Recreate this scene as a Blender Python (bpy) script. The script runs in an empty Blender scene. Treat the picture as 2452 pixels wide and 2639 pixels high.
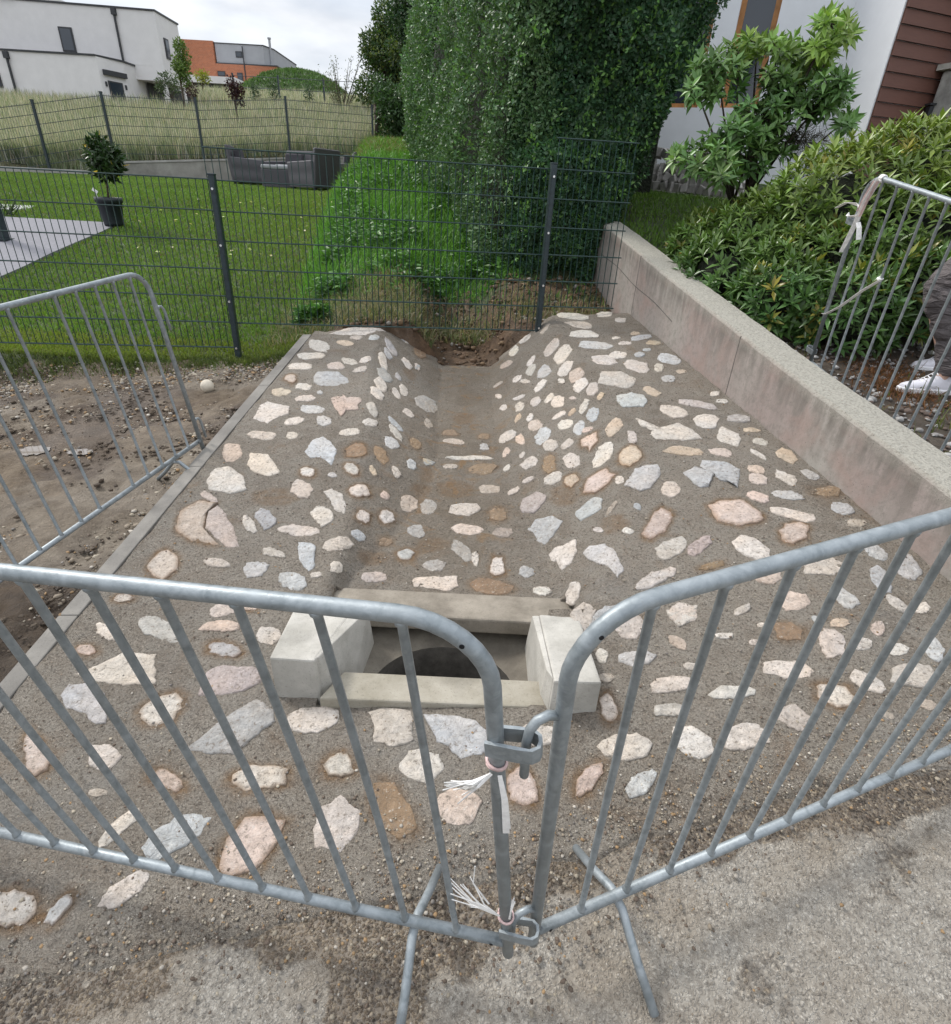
import bpy, bmesh, math, random
import numpy as np
from mathutils import Vector, Matrix
R = math.radians
random.seed(7); rng = np.random.default_rng(11)
scn = bpy.context.scene
col = scn.collection

# ---------------- camera ----------------
cam_d = bpy.data.cameras.new('camera'); cam = bpy.data.objects.new('camera', cam_d); col.objects.link(cam)
PITCH, ROLL, EYE = 0.50151, 0.05541, 1.40
cp, sp, cr_, sr = math.cos(PITCH), math.sin(PITCH), math.cos(ROLL), math.sin(ROLL)
fwd = Vector((0, cp, -sp)); up0 = Vector((0, sp, cp)); rt0 = Vector((1, 0, 0))
rt = cr_ * rt0 + sr * up0; upv = -sr * rt0 + cr_ * up0
M4 = Matrix((rt, upv, -fwd)).transposed().to_4x4(); M4.translation = Vector((0, 0, EYE))
cam.matrix_world = M4
cam_d.sensor_fit = 'VERTICAL'; cam_d.sensor_height = 36; cam_d.lens = 36 * 1470.8 / 2639
cam_d.clip_start = .02; cam_d.clip_end = 1500
scn.camera = cam

# ---------------- world: bright thin overcast ----------------
SUN_EL, SUN_ROT = 46, 300
w = bpy.data.worlds.new('World'); scn.world = w; w.use_nodes = True
nt = w.node_tree; N = nt.nodes; Lk = nt.links; N.clear()
out = N.new('ShaderNodeOutputWorld'); bg = N.new('ShaderNodeBackground'); bg.inputs[1].default_value = .112
sky = N.new('ShaderNodeTexSky'); sky.sky_type = 'NISHITA'; sky.sun_disc = False
sky.sun_elevation = R(SUN_EL); sky.sun_rotation = R(SUN_ROT); sky.air_density = 1; sky.dust_density = 2.5
tc = N.new('ShaderNodeTexCoord'); mp = N.new('ShaderNodeMapping'); mp.inputs['Scale'].default_value = (1, 1, 3.2)
nz = N.new('ShaderNodeTexNoise'); nz.inputs['Scale'].default_value = 2.6; nz.inputs['Detail'].default_value = 7; nz.inputs['Distortion'].default_value = .6
rp = N.new('ShaderNodeValToRGB'); rp.color_ramp.elements[0].position = .30; rp.color_ramp.elements[0].color = (.45, .45, .45, 1)
rp.color_ramp.elements[1].position = .56; rp.color_ramp.elements[1].color = (1, 1, 1, 1)
nz2 = N.new('ShaderNodeTexNoise'); nz2.inputs['Scale'].default_value = 6; nz2.inputs['Detail'].default_value = 6
rp2 = N.new('ShaderNodeValToRGB'); rp2.color_ramp.elements[0].position = .3; rp2.color_ramp.elements[0].color = (4.6, 4.9, 5.4, 1)
rp2.color_ramp.elements[1].position = .7; rp2.color_ramp.elements[1].color = (7.6, 7.7, 7.9, 1)
mx = N.new('ShaderNodeMix'); mx.data_type = 'RGBA'
Lk.new(tc.outputs['Generated'], mp.inputs[0]); Lk.new(mp.outputs[0], nz.inputs['Vector']); Lk.new(mp.outputs[0], nz2.inputs['Vector'])
Lk.new(nz.outputs[0], rp.inputs[0]); Lk.new(nz2.outputs[0], rp2.inputs[0])
Lk.new(rp.outputs[0], mx.inputs[0]); Lk.new(sky.outputs[0], mx.inputs[6]); Lk.new(rp2.outputs[0], mx.inputs[7])
sepz = N.new('ShaderNodeSeparateXYZ'); Lk.new(tc.outputs['Generated'], sepz.inputs[0])
gr = N.new('ShaderNodeMapRange'); gr.inputs[1].default_value = .22; gr.inputs[2].default_value = .75; gr.inputs[3].default_value = .78; gr.inputs[4].default_value = 1.25; Lk.new(sepz.outputs[2], gr.inputs[0])
vm = N.new('ShaderNodeVectorMath'); vm.operation = 'SCALE'; Lk.new(mx.outputs[2], vm.inputs[0]); Lk.new(gr.outputs[0], vm.inputs['Scale'])
Lk.new(vm.outputs[0], bg.inputs[0]); Lk.new(bg.outputs[0], out.inputs[0])

sd = bpy.data.lights.new('sun', 'SUN'); sd.energy = 1.5; sd.angle = R(12); sd.color = (1, .96, .90)
so = bpy.data.objects.new('sun', sd); col.objects.link(so)
az = R(SUN_ROT); el = R(SUN_EL)
sdir = Vector((math.sin(az) * math.cos(el), math.cos(az) * math.cos(el), math.sin(el)))
so.rotation_euler = (-sdir).to_track_quat('-Z', 'Y').to_euler()
scn.view_settings.view_transform = 'Standard'; scn.view_settings.look = 'None'
scn.view_settings.exposure = 0.82; scn.view_settings.gamma = 1
try: scn.cycles.transparent_max_bounces = 8
except Exception: pass

# ---------------- helpers ----------------
def tag(o, label=None, cat=None, group=None, kind=None):
    if label: o['label'] = label
    if cat: o['category'] = cat
    if group: o['group'] = group
    if kind: o['kind'] = kind
    return o
def link(name, me, parent=None, mat=None):
    o = bpy.data.objects.new(name, me); col.objects.link(o)
    if parent is not None: o.parent = parent
    if mat is not None and len(me.materials) == 0: me.materials.append(mat)
    return o
def empty(name, loc=(0, 0, 0), rz=0):
    o = bpy.data.objects.new(name, None); col.objects.link(o); o.location = loc; o.rotation_euler = (0, 0, rz); o.empty_display_size = .1
    return o
def np_mesh(name, V, F, cols=None, smooth=False, cname='col'):
    """V (n,3), F (m,k) all faces the same size; cols per vertex (n,3)"""
    V = np.asarray(V, dtype=np.float32); F = np.asarray(F, dtype=np.int32)
    me = bpy.data.meshes.new(name); n, m, k = len(V), len(F), F.shape[1]
    me.vertices.add(n); me.vertices.foreach_set('co', V.ravel())
    me.loops.add(m * k); me.loops.foreach_set('vertex_index', F.ravel())
    me.polygons.add(m); me.polygons.foreach_set('loop_start', np.arange(m, dtype=np.int32) * k)
    try: me.polygons.foreach_set('loop_total', np.full(m, k, dtype=np.int32))
    except Exception: pass
    me.update(calc_edges=True); me.validate()
    if smooth: me.polygons.foreach_set('use_smooth', np.ones(len(me.polygons), dtype=bool))
    if cols is not None:
        a = me.color_attributes.new(cname, 'FLOAT_COLOR', 'POINT')
        c = np.ones((n, 4), dtype=np.float32); c[:, :3] = cols; a.data.foreach_set('color', c.ravel())
    return me
class MB:
    def __init__(s): s.v = []; s.f = []
    def add(s, vs, fs):
        b = len(s.v); s.v += [tuple(v) for v in vs]; s.f += [tuple(b + i for i in f) for f in fs]
    def box(s, c, d, rot=None):
        x, y, z = [q / 2 for q in d]
        vs = [Vector((a, b, e)) for a in (-x, x) for b in (-y, y) for e in (-z, z)]
        if rot is not None: vs = [rot @ v for v in vs]
        vs = [v + Vector(c) for v in vs]
        s.add(vs, [(0, 1, 3, 2), (4, 6, 7, 5), (0, 4, 5, 1), (2, 3, 7, 6), (0, 2, 6, 4), (1, 5, 7, 3)])
    def hexa(s, vs):   # bottom 4 ccw, top 4 ccw
        s.add(vs, [(3, 2, 1, 0), (4, 5, 6, 7), (0, 1, 5, 4), (1, 2, 6, 5), (2, 3, 7, 6), (3, 0, 4, 7)])
    def tube(s, pts, r, n=8, cap=True):
        pts = [Vector(p) for p in pts]; rs = r if isinstance(r, (list, tuple)) else [r] * len(pts)
        vs = []; fs = []; prev = None
        for i, p in enumerate(pts):
            t = (pts[min(i + 1, len(pts) - 1)] - pts[max(i - 1, 0)]).normalized()
            if prev is None:
                a = Vector((0, 0, 1)) if abs(t.z) < .9 else Vector((1, 0, 0))
                u = t.cross(a).normalized()
            else: u = (prev - t * prev.dot(t)).normalized()
            prev = u; vv = t.cross(u)
            for k in range(n):
                an = 2 * math.pi * k / n; vs.append(p + (u * math.cos(an) + vv * math.sin(an)) * rs[i])
        for i in range(len(pts) - 1):
            for k in range(n):
                a = i * n + k; b = i * n + (k + 1) % n; fs.append((a, b, b + n, a + n))
        if cap: fs.append(tuple(range(n - 1, -1, -1))); fs.append(tuple(range((len(pts) - 1) * n, len(pts) * n)))
        s.add(vs, fs)
    def lathe(s, prof, c, n=24):
        vs = []; fs = []
        for r, z in prof:
            for k in range(n):
                a = 2 * math.pi * k / n; vs.append((c[0] + r * math.cos(a), c[1] + r * math.sin(a), c[2] + z))
        for i in range(len(prof) - 1):
            for k in range(n):
                a = i * n + k; b = i * n + (k + 1) % n; fs.append((a, b, b + n, a + n))
        s.add(vs, fs)
    def build(s, name, mat, parent=None, smooth=False, bevel=0, segs=2):
        me = bpy.data.meshes.new(name); me.from_pydata(s.v, [], s.f); me.update()
        bm = bmesh.new(); bm.from_mesh(me); bmesh.ops.recalc_face_normals(bm, faces=bm.faces); bm.to_mesh(me); bm.free()
        if smooth: me.polygons.foreach_set('use_smooth', [True] * len(me.polygons))
        o = link(name, me, parent, mat)
        if bevel:
            b = o.modifiers.new('bevel', 'BEVEL'); b.width = bevel; b.segments = segs; b.limit_method = 'ANGLE'; b.angle_limit = R(40)
        return o
# value noise on arrays
_perm = rng.random((256, 256))
def vnoise(x, y):
    x = np.asarray(x, float); y = np.asarray(y, float)
    xi = np.floor(x).astype(int); yi = np.floor(y).astype(int); fx = x - xi; fy = y - yi
    fx = fx * fx * (3 - 2 * fx); fy = fy * fy * (3 - 2 * fy)
    g = lambda a, b: _perm[a % 256, b % 256]
    return (g(xi, yi) * (1 - fx) + g(xi + 1, yi) * fx) * (1 - fy) + (g(xi, yi + 1) * (1 - fx) + g(xi + 1, yi + 1) * fx) * fy
def fbm(x, y, s, o=4):
    r = 0; a = .5
    for k in range(o): r = r + a * vnoise(x * s + 17.3 * k, y * s + 9.1 * k); s *= 2.03; a *= .5
    return r

# ---------------- materials ----------------
def mat_new(name):
    m = bpy.data.materials.new(name); m.use_nodes = True; nt = m.node_tree
    b = nt.nodes['Principled BSDF']; return m, nt, b
def nd(nt, t, **kw):
    n = nt.nodes.new(t)
    for k, v in kw.items():
        if k in n.inputs.keys(): n.inputs[k].default_value = v
        else: setattr(n, k, v)
    return n
def noise(nt, vec, scale, detail=4, rough=.55, dist=0):
    n = nt.nodes.new('ShaderNodeTexNoise'); n.inputs['Scale'].default_value = scale; n.inputs['Detail'].default_value = detail
    n.inputs['Roughness'].default_value = rough; n.inputs['Distortion'].default_value = dist
    nt.links.new(vec, n.inputs['Vector']); return n.outputs[0]
def ramp(nt, f, stops):
    n = nt.nodes.new('ShaderNodeValToRGB'); e = n.color_ramp.elements
    e[0].position = stops[0][0]; e[1].position = stops[-1][0]
    def c4(c): return (c, c, c, 1) if isinstance(c, (int, float)) else (*c, 1)
    e[0].color = c4(stops[0][1]); e[1].color = c4(stops[-1][1])
    for p_, c in stops[1:-1]: q = e.new(p_); q.color = c4(c)
    nt.links.new(f, n.inputs[0]); return n.outputs[0]
def mix(nt, f, a, b, mode='MIX'):
    n = nt.nodes.new('ShaderNodeMix'); n.data_type = 'RGBA'; n.blend_type = mode
    for sock, v in ((n.inputs[0], f), (n.inputs[6], a), (n.inputs[7], b)):
        if isinstance(v, (int, float)): sock.default_value = v
        elif isinstance(v, tuple): sock.default_value = (*v, 1)
        else: nt.links.new(v, sock)
    return n.outputs[2]
def bump(nt, b, h, strength=.5, dist=.01, prev=None):
    n = nt.nodes.new('ShaderNodeBump'); n.inputs['Strength'].default_value = strength; n.inputs['Distance'].default_value = dist
    nt.links.new(h, n.inputs['Height'])
    if prev is not None: nt.links.new(prev, n.inputs['Normal'])
    nt.links.new(n.outputs[0], b.inputs['Normal']); return n.outputs[0]
def objvec(nt):
    return nt.nodes.new('ShaderNodeTexCoord').outputs['Object']
def geovec(nt): return nt.nodes.new('ShaderNodeNewGeometry').outputs['Position']
def vor(nt, vec, scale, out='Distance', rnd=1, feat='F1'):
    n = nt.nodes.new('ShaderNodeTexVoronoi'); n.feature = feat; n.inputs['Scale'].default_value = scale; n.inputs['Randomness'].default_value = rnd
    nt.links.new(vec, n.inputs['Vector']); return n.outputs[out]
def attr(nt, name='col'):
    n = nt.nodes.new('ShaderNodeAttribute'); n.attribute_name = name; return n.outputs['Color']
def setc(nt, b, c):
    if isinstance(c, tuple): b.inputs['Base Color'].default_value = (*c, 1)
    else: nt.links.new(c, b.inputs['Base Color'])
def simple(name, c, rough=.6, metal=0, nscale=20, var=.25, bs=.2, bd=.003, spec=None):
    m, nt, b = mat_new(name); v = objvec(nt)
    f = noise(nt, v, nscale, 5)
    lo = tuple(q * (1 - var) for q in c); hi = tuple(min(1, q * (1 + var)) for q in c)
    setc(nt, b, mix(nt, ramp(nt, f, [(.3, 0.), (.7, 1.)]), lo, hi))
    b.inputs['Roughness'].default_value = rough; b.inputs['Metallic'].default_value = metal
    if spec is not None: b.inputs['Specular IOR Level'].default_value = spec
    if bs: bump(nt, b, noise(nt, v, nscale * 4, 4), bs, bd)
    return m
def m_mortar():
    m, nt, b = mat_new('mortar'); v = geovec(nt)
    big = noise(nt, v, 1.7, 6, .6); mid = noise(nt, v, 9, 6, .65, .4); fine = noise(nt, v, 110, 4, .7)
    c = mix(nt, ramp(nt, big, [(.35, 0.), (.65, 1.)]), (.25, .208, .162), (.375, .325, .265))
    c = mix(nt, ramp(nt, mid, [(.40, 0.), (.62, .85)]), c, (.38, .34, .285))
    c = mix(nt, ramp(nt, noise(nt, v, 3.3, 5, .6, .8), [(.60, 0.), (.72, .5)]), c, (.25, .145, .065))
    c = mix(nt, ramp(nt, fine, [(.37, .75), (.49, 0.)]), c, (.085, .068, .052))
    c = mix(nt, ramp(nt, noise(nt, v, 160, 3, .7), [(.54, 0.), (.66, .7)]), c, (.46, .42, .36))
    c = mix(nt, ramp(nt, vor(nt, v, 75), [(.10, .75), (.20, 0.)]), c, (.40, .34, .27))
    g2 = vor(nt, v, 130); c = mix(nt, ramp(nt, g2, [(.10, .6), (.2, 0.)]), c, (.10, .085, .07))
    setc(nt, b, c); b.inputs['Roughness'].default_value = .78
    p = bump(nt, b, noise(nt, v, 36, 6, .85, .6), 1.0, .045)
    bump(nt, b, noise(nt, v, 150, 3, .7), 1.0, .012, p)
    return m
def m_stone():
    m, nt, b = mat_new('rubble_stone'); v = geovec(nt); a = attr(nt)
    f = noise(nt, v, 16, 6, .65, .8); g = noise(nt, v, 80, 5, .7); h = noise(nt, v, 5, 3, .5)
    c = mix(nt, ramp(nt, f, [(.3, .0), (.62, .5)]), a, mix(nt, 1.0, a, (.74, .69, .62), 'MULTIPLY'))
    c = mix(nt, ramp(nt, h, [(.45, 0.), (.62, .45)]), c, mix(nt, 1.0, a, (1.08, .97, .86), 'MULTIPLY'))
    c = mix(nt, ramp(nt, g, [(.34, .85), (.46, 0.)]), c, (.20, .165, .13))
    c = mix(nt, ramp(nt, g, [(.58, 0.), (.70, .5)]), c, (.78, .75, .69))
    setc(nt, b, c); b.inputs['Roughness'].default_value = .72
    p = bump(nt, b, noise(nt, v, 28, 6, .7, .5), 1.0, .022)
    bump(nt, b, g, .6, .004, p)
    return m
def m_halo():
    m, nt, b = mat_new('rust_stain'); v = geovec(nt)
    f = noise(nt, v, 30, 5, .7)
    setc(nt, b, mix(nt, f, (.13, .075, .038), (.36, .21, .09))); b.inputs['Roughness'].default_value = .8
    bump(nt, b, noise(nt, v, 90, 5, .75), .9, .008)
    return m
def m_road():
    m, nt, b = mat_new('exposed_aggregate_road'); v = geovec(nt); a = nt.nodes.new('ShaderNodeAttribute'); a.attribute_name = 'col'
    cell = nt.nodes.new('ShaderNodeTexVoronoi'); cell.inputs['Scale'].default_value = 165
    dn = nt.nodes.new('ShaderNodeTexNoise'); dn.inputs['Scale'].default_value = 60; dn.inputs['Detail'].default_value = 3; nt.links.new(v, dn.inputs['Vector'])
    dm_ = nt.nodes.new('ShaderNodeVectorMath'); dm_.operation = 'MULTIPLY_ADD'; nt.links.new(dn.outputs['Color'], dm_.inputs[0]); dm_.inputs[1].default_value = (.014, .014, .014); nt.links.new(v, dm_.inputs[2]); nt.links.new(dm_.outputs[0], cell.inputs['Vector'])
    sep = nt.nodes.new('ShaderNodeSeparateColor'); nt.links.new(cell.outputs['Color'], sep.inputs[0])
    dry = ramp(nt, sep.outputs[0], [(0., (.24, .22, .19)), (.35, (.32, .295, .255)), (.7, (.375, .35, .305)), (1., (.47, .44, .385))])
    wet = ramp(nt, sep.outputs[0], [(0., (.035, .026, .018)), (.4, (.085, .062, .042)), (.8, (.15, .115, .08)), (1., (.34, .28, .2))])
    sp2 = nt.nodes.new('ShaderNodeSeparateColor'); nt.links.new(a.outputs['Color'], sp2.inputs[0])
    big = noise(nt, v, 14, 6, .7, .4)
    ad = nt.nodes.new('ShaderNodeMath'); ad.operation = 'ADD'; nt.links.new(sp2.outputs[0], ad.inputs[0]); nt.links.new(big, ad.inputs[1])
    k = ramp(nt, ad.outputs[0], [(.80, 0.), (1.12, 1.)])
    c = mix(nt, k, dry, wet)
    c = mix(nt, ramp(nt, noise(nt, v, 4, 5), [(.42, 0.), (.62, .55)]), c, (.25, .195, .135))
    c = mix(nt, ramp(nt, noise(nt, v, 55, 5, .75), [(.36, .6), (.46, 0.)]), c, (.11, .09, .07))
    c = mix(nt, ramp(nt, cell.outputs['Distance'], [(.34, 0.), (.62, .45)]), c, (.12, .105, .085))
    setc(nt, b, c)
    r = ramp(nt, k, [(0., .8), (1., .5)]); nt.links.new(r, b.inputs['Roughness'])
    inv = ramp(nt, cell.outputs['Distance'], [(0., 1.), (.6, 0.)])
    p = bump(nt, b, inv, .8, .006); bump(nt, b, noise(nt, v, 60, 5, .7), .5, .006, p)
    return m
def m_ground():
    m, nt, b = mat_new('ground_cover'); v = geovec(nt); a = attr(nt)
    f = noise(nt, v, 7, 7, .7, .3); g = noise(nt, v, 60, 5, .75)
    c = mix(nt, ramp(nt, f, [(.35, .0), (.6, .9)]), a, mix(nt, 1.0, a, (.48, .44, .40), 'MULTIPLY'))
    c = mix(nt, ramp(nt, g, [(.55, 0.), (.75, .55)]), c, mix(nt, 1.0, a, (1.6, 1.55, 1.5), 'MULTIPLY'))
    setc(nt, b, c)
    r = ramp(nt, noise(nt, v, 2.2, 4), [(.4, .55), (.6, .9)]); nt.links.new(r, b.inputs['Roughness'])
    p = bump(nt, b, f, .8, .05); bump(nt, b, g, 1.0, .02, p)
    return m
def m_leaf(name='leaf', rough=.42, trans=.25):
    m, nt, b = mat_new(name); a = attr(nt)
    setc(nt, b, a); b.inputs['Roughness'].default_value = rough; b.inputs['Specular IOR Level'].default_value = .4
    t = nt.nodes.new('ShaderNodeBsdfTranslucent'); nt.links.new(mix(nt, 1.0, a, (1.0, 1.15, .5), 'MULTIPLY'), t.inputs[0])
    s = nt.nodes.new('ShaderNodeMixShader'); s.inputs[0].default_value = trans
    nt.links.new(b.outputs[0], s.inputs[1]); nt.links.new(t.outputs[0], s.inputs[2])
    nt.links.new(s.outputs[0], nt.nodes['Material Output'].inputs[0]); return m
def m_galv():
    m, nt, b = mat_new('galvanised_steel'); v = objvec(nt)
    f = noise(nt, v, 30, 4, .6, .8); g = vor(nt, v, 130, 'Color')
    s = nt.nodes.new('ShaderNodeSeparateColor'); nt.links.new(g, s.inputs[0])
    c = mix(nt, ramp(nt, f, [(.35, 0.), (.65, 1.)]), (.22, .25, .265), (.33, .365, .385))
    c = mix(nt, ramp(nt, s.outputs[0], [(.55, 0.), (.9, .14)]), c, (.48, .52, .54))
    c = mix(nt, ramp(nt, noise(nt, v, 9, 5, .7), [(.60, 0.), (.72, .5)]), c, (.20, .19, .165))
    setc(nt, b, c); b.inputs['Metallic'].default_value = .45
    nt.links.new(ramp(nt, f, [(.3, .38), (.7, .62)]), b.inputs['Roughness'])
    bump(nt, b, noise(nt, v, 150, 4, .6), .25, .002); return m
def m_wall():
    m, nt, b = mat_new('weathered_concrete'); v = geovec(nt)
    mp = nt.nodes.new('ShaderNodeMapping'); mp.inputs['Scale'].default_value = (3.5, 9, 1.6); nt.links.new(v, mp.inputs[0])
    st = noise(nt, mp.outputs[0], 1.6, 5, .6, .3); blo = noise(nt, v, 1.6, 4, .5); g = noise(nt, v, 60, 5, .7)
    c = mix(nt, ramp(nt, blo, [(.35, 0.), (.62, 1.)]), (.325, .305, .275), (.30, .25, .23))
    # dark run-off below the cap: strongest near the top edge
    a = nt.nodes.new('ShaderNodeAttribute'); a.attribute_name = 'col'; sp_ = nt.nodes.new('ShaderNodeSeparateColor'); nt.links.new(a.outputs['Color'], sp_.inputs[0])
    mu = nt.nodes.new('ShaderNodeMath'); mu.operation = 'MULTIPLY'; nt.links.new(sp_.outputs[0], mu.inputs[0]); nt.links.new(ramp(nt, st, [(.38, 0.), (.60, 1.)]), mu.inputs[1])
    c = mix(nt, mu.outputs[0], c, (.15, .135, .118))
    c = mix(nt, ramp(nt, noise(nt, v, 24, 6, .75), [(.46, 0.), (.62, .55)]), c, (.17, .155, .135))
    c = mix(nt, ramp(nt, noise(nt, v, 3.2, 5, .6, .5), [(.52, 0.), (.68, .5)]), c, (.30, .21, .18))
    top = mix(nt, ramp(nt, noise(nt, v, 80, 5, .75), [(.35, 0.), (.55, 1.)]), (.27, .255, .215), (.47, .45, .39))
    c = mix(nt, sp_.outputs[1], c, top)
    c = mix(nt, ramp(nt, vor(nt, v, 42), [(.06, .8), (.10, 0.)]), c, (.09, .08, .07))
    setc(nt, b, c); b.inputs['Roughness'].default_value = .88
    p = bump(nt, b, g, .5, .004)
    n2 = nt.nodes.new('ShaderNodeMath'); n2.operation = 'MULTIPLY'; nt.links.new(sp_.outputs[1], n2.inputs[0]); nt.links.new(noise(nt, v, 38, 5, .8), n2.inputs[1])
    bump(nt, b, n2.outputs[0], 1, .02, p); return m
def m_conc(name, c1, c2, sc=6, dirt=.5, streak=False):
    m, nt, b = mat_new(name); v = geovec(nt)
    c = mix(nt, ramp(nt, noise(nt, v, sc, 6, .65), [(.35, 0.), (.65, 1.)]), c1, c2)
    c = mix(nt, ramp(nt, noise(nt, v, sc * .45, 5, .6), [(.5, 0.), (.66, dirt)]), c, tuple(q * .5 for q in c1))
    c = mix(nt, ramp(nt, noise(nt, v, 150, 3, .7), [(.3, .5), (.42, 0.)]), c, tuple(q * .45 for q in c1))
    setc(nt, b, c); b.inputs['Roughness'].default_value = .85
    bump(nt, b, noise(nt, v, 70, 6, .75), .5, .006); return m
def m_glass():
    m, nt, b = mat_new('window_glass'); b.inputs['Base Color'].default_value = (.03, .04, .055, 1); b.inputs['Roughness'].default_value = .08
    b.inputs['Metallic'].default_value = .0; b.inputs['Specular IOR Level'].default_value = .9; return m
MORTAR = m_mortar(); STONE = m_stone(); HALO = m_halo(); ROAD = m_road(); GROUND = m_ground(); GALV = m_galv(); WALLM = m_wall()
LEAF = m_leaf('leaf'); GLOSSLEAF = m_leaf('glossy_leaf', .33, .18); GRASS = m_leaf('grass_blade', .6, .3)
CONC = m_conc('precast_concrete', (.36, .345, .305), (.52, .50, .455)); WETC = m_conc('damp_concrete', (.19, .165, .13), (.31, .275, .225), 9)
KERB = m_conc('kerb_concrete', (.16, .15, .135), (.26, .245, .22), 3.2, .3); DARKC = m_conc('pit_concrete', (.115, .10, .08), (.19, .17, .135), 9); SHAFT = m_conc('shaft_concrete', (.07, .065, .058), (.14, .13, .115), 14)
GREYC = m_conc('grey_wall_concrete', (.24, .23, .21), (.36, .35, .32), 2.2, .6)
ANTH = simple('anthracite_coating', (.022, .036, .042), .38, .1, 40, .3, .1, .001)
GREENWIRE = simple('dark_green_wire', (.012, .040, .036), .4, .1, 40, .3, 0)
SHINY = simple('bright_bolt', (.7, .7, .7), .25, .8, 40, .1, 0)
BARK = simple('bark', (.075, .058, .042), .9, 0, 40, .4, .8, .01)
TAPE = simple('white_tape', (.82, .81, .79), .6, 0, 60, .15, .3, .002)
TAPEP = simple('faded_pink_tape', (.62, .45, .43), .6, 0, 30, .35, .3, .002)
SHADE_SOIL = simple('shade_core_soil', (.020, .026, .014), .95, 0, 8, .4, 1, .05)  # near-black fill painted as shade inside hedge and bush, also pot soil
# ---------- terrain functions (metres, z up, camera stands at x=0 y=0) ----------
def lerpk(t, ks):
    if t <= ks[0][0]: return ks[0][1]
    for (a, va), (b, vb) in zip(ks, ks[1:]):
        if t <= b: return va + (vb - va) * (t - a) / (b - a)
    return ks[-1][1]
def sst(a, b, t):
    t = max(0.0, min(1.0, (t - a) / (b - a)))
    return t * t * (3 - 2 * t)
def P(x, y): return -.083 + .077 * x + .113 * y
def fence_y(x): return 4.733 + .148 * (x + 2.027)
def wall_x(y): return 1.743 - .156 * (y - 1.851)
CBL = [(1.6, -.50), (1.85, -.50), (2.04, -.43), (2.36, -.34), (2.75, -.26), (3.2, -.25), (3.85, -.31), (4.95, -.36)]
CBR = [(1.6, .33), (1.85, .34), (2.17, .325), (2.58, .22), (3.2, .125), (3.9, .08), (4.9, .05), (5.07, .068)]
CCL = [(1.6, -.56), (1.9, -.55), (2.3, -.56), (2.88, -.62), (3.7, -.75), (4.2, -.83), (4.9, -.89)]
CCR = [(1.6, .45), (1.82, .50), (2.0, .60), (2.45, .74), (2.93, .78), (3.36, .74), (3.7, .71), (5.07, .55)]
def zbot(y): return -.04 + .033 * y
def hA(x, y):
    """surface of the cobbled apron with its channel"""
    p = P(x, y)
    if y < 1.64: return p
    bl, br, cl, cr = (lerpk(y, k) for k in (CBL, CBR, CCL, CCR))
    zb = zbot(y)
    if bl <= x <= br:
        z = zb
    elif x < bl:
        if x < cl - .12: return p
        t = (bl - x) / max(.04, bl - cl); z = min(p, zb + (P(cl, y) - zb) * t) if t < 1.3 else p
        d = x - cl
        w = .02
        if abs(d) < w: z = min(p, z) - .5 * (w - abs(d)) ** 2 / w * .6
    else:
        if x > cr + .12: return p
        t = (x - br) / max(.04, cr - br); z = min(p, zb + (P(cr, y) - zb) * t) if t < 1.3 else p
        d = x - cr
        w = .02
        if abs(d) < w: z = min(p, z) - .5 * (w - abs(d)) ** 2 / w * .6
    return z
LAWN = [(4.7, .14), (6.5, .50), (8.3, .82), (10.5, 1.15), (12.5, 1.32), (15, 1.41), (20, 1.6), (24, 2.0)]
STRIP = [(4.9, .42), (5.4, .50), (6.0, .66), (6.5, .80), (9, 1.28), (12, 1.88), (15, 2.30), (20, 2.68), (25, 3.3), (30, 4.4), (40, 5.9), (60, 8.6), (200, 9.5)]
MEADOW = [(14, 1.5), (15, 1.6), (20, 2.4), (28, 3.9), (35, 5.0), (50, 7.4), (60, 8.7), (200, 9.5)]
def wall_line(x):            # y of the garden's back retaining wall
    return 15.0 + (x + 10.2) * .765
def zsoil(x, y): return P(x, y) - .04 * max(0, y - .6)
RIGHTG = [(-1, .1), (1.5, .36), (2.4, .48), (3.3, .56), (4.5, .82), (6.0, 1.18), (7.5, 1.50), (9, 1.62), (14, 2.4), (20, 3.0), (30, 4.4), (60, 8.0), (200, 9.)]
def zleft(x, y):
    fy = fence_y(x)
    if y < fy - .3: z0 = zsoil(x, y); 
    else: z0 = None
    lawn = lerpk(y, LAWN); strip = lerpk(y, STRIP)
    xb = -1.45 - .2 * max(0, y - 6)
    k = sst(xb - .55, xb + .55, x)
    z = lawn + (strip - lawn) * k
    # ditch that feeds the channel
    if x > -3 and y < 10:
        xc = -.15 - .13 * (y - 5); dep = lerpk(y, [(5, .36), (5.4, .36), (6.0, .30), (7.2, .16), (9, 0)])
        q = abs(x - xc) / .52
        if q < 1: z -= dep * (1 - sst(.32, 1, q))
    # upper meadow behind the retaining wall
    wl = wall_line(x)
    if y > wl + .55:
        zm = lerpk(y, MEADOW)
        z = zm + (z - zm) * sst(-4.4, -2.6, x)
    if z0 is not None: return z0
    if y < fy:
        t = sst(fy - .3, fy, y); return zsoil(x, y) * (1 - t) + z * t
    return z
def ground_z(x, y):
    wx = wall_x(y)
    R = lerpk(y, RIGHTG) + .03 * max(0, x - 2)
    L = zleft(x, y)
    if y < 1.62: 
        return P(x, y) - .004
    if y < 6.3:
        return R if x > wx + .1 else L
    k = sst(0.2, 1.6, x + .15 * (y - 6.3))
    return L + (R - L) * k
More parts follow.
